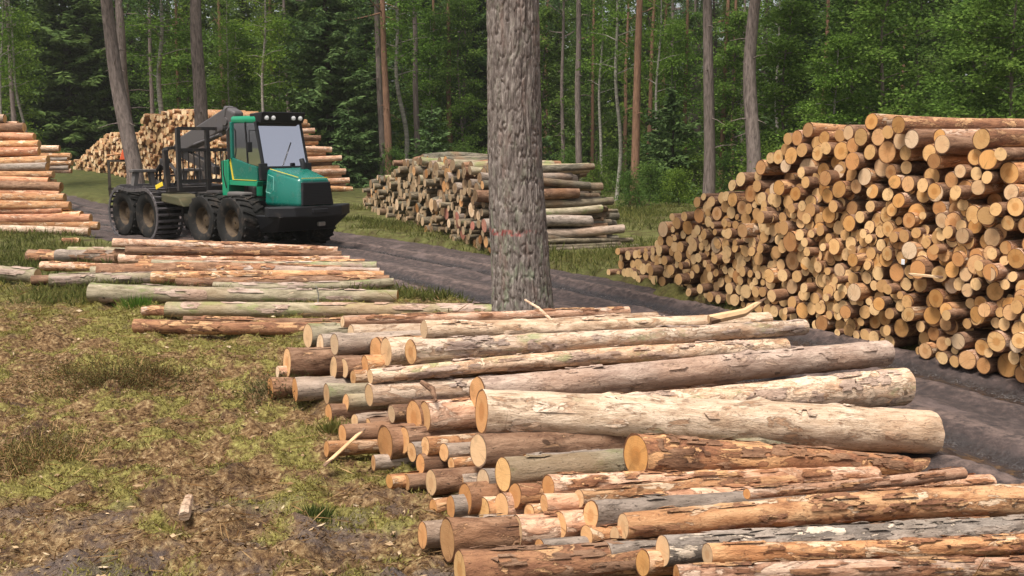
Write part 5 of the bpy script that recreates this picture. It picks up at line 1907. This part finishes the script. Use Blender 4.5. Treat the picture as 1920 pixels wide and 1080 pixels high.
    s.box((-3.25, -1.36, 1.5), (.42, .03, .13), Matrix.Rotation(R(-16), 3, 'Y'), .01)
    s.build('marker_plate', yellow, root)
    # the body sits a little higher on its big wheels
    for o in bpy.data.objects:
        top = o
        while top.parent is not None:
            top = top.parent
        if top is root and o.type == 'MESH' and o.name.split('.')[0] not in ('wheel', 'rim', 'track'):
            for v_ in o.data.vertices:
                v_.co.z += .15 * (1 - min(max((v_.co.z - 1.7) / 1.8, 0), 1))


forwarder()

# ---- small dark bolster frame with an orange loader mast, far behind the tracked wheels
def far_loader():
    p = at_depth(222, 330, 52.0)
    root = empty('loader_mast', (p[0], p[1], gz1(p[0], p[1])), R(12))
    tag(root, 'small orange loader mast on a dark stake frame before the far stack', 'loader')
    dk = M['trunk_dark']
    s = MB()
    for x in (-.42, .48):
        s.bar((x, 0, -.1), (x, 0, 1.75), .12)
    s.bar((-.5, 0, 1.7), (.6, 0, 1.7), .1)
    s.bar((-.5, 0, .35), (.6, 0, .35), .12)
    s.build('frame', dk, root)
    s = MB()
    s.hexa([(.1, -.12, 1.75), (.55, -.12, 1.75), (.55, .12, 1.75), (.1, .12, 1.75), (.28, -.1, 2.3), (.5, -.1, 2.3), (.5, .1, 2.3), (.28, .1, 2.3)], .03)
    s.bar((.38, 0, 2.25), (.34, 0, 2.85), .12)
    s.build('mast', plain('orange_paint', (.62, .10, .03), .5, .4), root)
    s = MB()
    s.tube([(-.5, 0, 1.95), (.2, 0, 2.05)], .05, 6)
    s.tube([(-.25, 0, 1.95), (-.25, 0, 2.5)], .03, 6)
    s.build('lever', M['bark_orange'], root)


far_loader()

# ------------------------------------------------------------------ small things on the ground
def stick(name, pts, r, mat, label, cat, flat=None):
    b = MB()
    if flat:
        b.bar(pts[0], pts[1], flat[0], flat[1], bevel=.004)
    else:
        b.tube(pts, r, 8)
    o = b.build(name, mat, None, not flat)
    return tag(o, label, cat)


a, b = at_z(607, 874, .05), at_z(684, 803, .34)
stick('wood_splinter', [a, b], 0, M['cut_pale'], 'pale flat splinter leaning on the log ends at the edge of the heap', 'splinter', (.055, .014))
a = at_z(346, 968, .05)
stick('broken_branch', [a, a + np.array([-.02, .09, .02]), a + np.array([-.035, .24, .06])], [.042, .045, .036], M['bark_pale'], 'short thick broken branch lying alone in the moss', 'branch')
a, b = at_depth(1036, 603, 12.3), at_depth(984, 562, 12.5)
stick('dead_twig', [a, (a + b) / 2 + np.array([.0, 0, .03]), b], [.022, .018, .012], M['bark_pale'], 'bare pale twig sticking up before the foot of the big pine', 'twig')
a, b, c = at_depth(1330, 600, 11.9), at_depth(1395, 586, 12.0), at_depth(1436, 559, 12.1)
stick('torn_splinter', [a, b, (b + c) / 2, c], [.06, .05, .035, .008], M['cut_pale'], 'long torn splinter curling up from the back log of the heap', 'splinter')
a, b = at_depth(592, 536, 17.6), at_depth(596, 569, 17.6)
stick('thin_stick', [a, (a + b) / 2 + np.array([.03, 0, 0]), b], [.012, .012, .012], M['trunk_birch'], 'thin pale stick standing against the long greenish log', 'stick')
a, b = at_depth(790, 716, 9.0), at_depth(818, 752, 8.8)
stick('bark_strip', [a, (a + b) / 2 + np.array([.03, 0, .02]), b], [.02, .03, .012], M['bark_dark'], 'dark torn bark strip hanging between two logs of the heap', 'bark')

# grass tufts
def tuft(px, py, n, h, label, mat='grass', spread=.09):
    p = at_z(px, py, 0)
    g = np.random.default_rng(int(px + py))
    P = np.stack([g.normal(0, spread, n), g.normal(0, spread, n), np.full(n, -.02)], 1)
    D = P * 3 + g.normal(0, .25, (n, 3)) + [0, 0, 1.0]
    V, Q = leaf_geo(P, D, h * g.uniform(.5, 1.1, n), .014, g)
    o = link('grass_tuft', mesh_np('grass_tuft', V, [Q], False), M[mat])
    o.location = (p[0], p[1], float(ground_z([p[0]], [p[1]])[0]))
    tag(o, label, 'grass')


tuft(590, 975, 260, .11, 'green grass tuft alone on the brown litter below the heap corner', spread=.06)
tuft(625, 812, 200, .16, 'small dark green tuft at the foot of the heap beside the splinter', spread=.05)
tuft(258, 575, 300, .3, 'bright green tuft growing against the long greenish log', 'birch_leaf', .09)
tuft(545, 585, 160, .2, 'small green tuft between the long greenish log and the peeled one', 'grass')


def scatter(name, n, xr, yr, keep, hgt, wid, up, mat, label, cat, seed, lift=.0):
    g = np.random.default_rng(seed)
    y = yr[0] + (yr[1] - yr[0]) * g.random(n) ** 1.7
    x = xr[0] + (xr[1] - xr[0]) * g.random(n)
    inside = np.abs(x) < y * .5 + .6
    x, y = x[inside], y[inside]
    k = keep(x, y) > g.random(len(x))
    x, y = x[k], y[k]
    P = np.stack([x, y, ground_z(x, y) + lift], 1)
    D = g.normal(0, 1, (len(x), 3)) * np.array([1, 1, .35]) + np.array([0, 0, up])
    D[:, 2] = np.abs(D[:, 2]) * (1 if up > 0 else .3)
    ln = g.uniform(*hgt, len(x)) * (1 + np.clip(y - 10, 0, 14) * .04)
    V, Q = leaf_geo(P, D, ln, g.uniform(*wid, len(x)) * (1 + np.clip(y - 10, 0, 14) * .05), g)
    o = link(name, mesh_np(name, V, [Q], False), M[mat])
    tag(o, label, cat, kind='stuff')


def off_road(x, y):
    return (road_dist(x, y) - road_half(y) > -.1).astype(float)


scatter('moss', 300000, (-10, 2.5), (5.6, 21), lambda x, y: sstep(.46, .58, moss_field(x, y)) * off_road(x, y), (.02, .055), (.006, .014), 1.1, 'moss', 'yellow green moss cushions between brown litter', 'moss', 1)
scatter('litter', 120000, (-10, 4), (5.6, 21), lambda x, y: (.25 + .75 * (1 - sstep(.46, .56, moss_field(x, y)))) * off_road(x, y), (.015, .07), (.004, .016), .1, 'litter', 'brown needles, bark flakes and wood chips on the ground', 'litter', 2, .006)
scatter('grass', 260000, (-26, 24), (18.5, 46), lambda x, y: sstep(.36, .62, fbm(P2(x * .5, y * .5), 3, 77)) * off_road(x, y), (.06, .2), (.008, .02), 1.6, 'grass', 'short rough grass along the track and under the stacks', 'grass', 3)

scatter('wood_chips', 4200, (-8, 3), (5.6, 19), lambda x, y: .35 + .65 * (1 - sstep(5.6, 9.5, y)), (.03, .10), (.012, .035), .0, 'chips', 'pale wood chips and bark flakes strewn on the moss', 'chips', 8, .012)
scatter('twigs', 5200, (-10, 3), (5.6, 20), lambda x, y: off_road(x, y), (.12, .38), (.006, .012), .0, 'litter', 'thin dry twigs lying across the moss', 'twigs', 9, .02)


def heather(px, py, rx, n, label, seed):
    """a low woody clump: wiry brown stems with small dull leaves"""
    p = at_z(px, py, 0)
    g = np.random.default_rng(seed)
    P = np.stack([g.normal(0, rx, n), g.normal(0, rx * .8, n), np.zeros(n)], 1)
    P[:, 2] = ground_z(P[:, 0] + p[0], P[:, 1] + p[1]) - .02
    D = np.stack([P[:, 0] * .8, P[:, 1] * .8, .5 + 0 * P[:, 0]], 1) + g.normal(0, .35, (n, 3))
    D[:, 2] = np.abs(D[:, 2])
    D /= np.linalg.norm(D, axis=1)[:, None]
    ln = g.uniform(.10, .30, n)
    V, Q = leaf_geo(P, D, ln, .008, g)
    m = 6
    T = np.repeat(P, m, 0) + np.repeat(D, m, 0) * (np.repeat(ln, m) * g.uniform(.3, 1, n * m))[:, None]
    V2, Q2 = leaf_geo(T, g.normal(0, 1, (n * m, 3)) + [0, 0, .5], g.uniform(.015, .045, n * m), .012, g)
    o = link('heather_plant', mesh_np('heather_plant', np.vstack([V, V2]), [Q, Q2 + len(V)], False, [np.zeros(len(Q)), np.ones(len(Q2))]), [M['litter'], M['heather']])
    o.location = (p[0], p[1], 0)
    tag(o, label, 'heather')


heather(215, 715, .42, 1500, 'large dark brown heather clump in the moss below the laid out logs', 1)
heather(60, 860, .26, 700, 'brown heather clump near the left edge of the moss', 2)
heather(520, 745, .20, 450, 'small brown heather clump just off the foot of the heap', 3)

hz = NT('added_haze')
hz.t.nodes.remove(hz.b)
pv = hz.t.nodes.new('ShaderNodeVolumePrincipled')
pv.inputs['Color'].default_value = (.92, .92, .84, 1)
pv.inputs['Density'].default_value = .0003  # thin volume added to soften and lift the dark forest
pv.inputs['Anisotropy'].default_value = .2
hz.l(pv.outputs[0], hz.out.inputs['Volume'])
hb_ = MB()
hb_.box((0, 185, 19.0), (460, 510, 44))
tag(hb_.build('added_haze', hz.m), 'thin added volume that softens the contrast of the forest', 'added_haze', kind='stuff')

# small pale things on the face of the tall stack
SA, SDIR, _l = stack_line((1140, 512), (1790, 690))
FACE = SA - axis_of(AZ_R) * .28
azs = math.degrees(math.atan2(SDIR[0], SDIR[1]))
a, b = at_vplane(1706, 514, FACE, azs), at_vplane(1766, 520, FACE, azs)
stick('wood_splinter', [a, b], 0, M['cut_pale'], 'thin pale splinter sticking out across the face of the tall stack', 'splinter', (.05, .03))
a = at_vplane(1693, 491, FACE, azs)
tg_ = MB().box(a, (.06, .006, .07), Matrix.Rotation(R(-azs + 90), 3, 'Z'), .002).build('paper_tag', plain('white_paper', (.78, .78, .80), .7, .2))
tag(tg_, 'small white paper tag on a log end in the tall stack', 'tag')
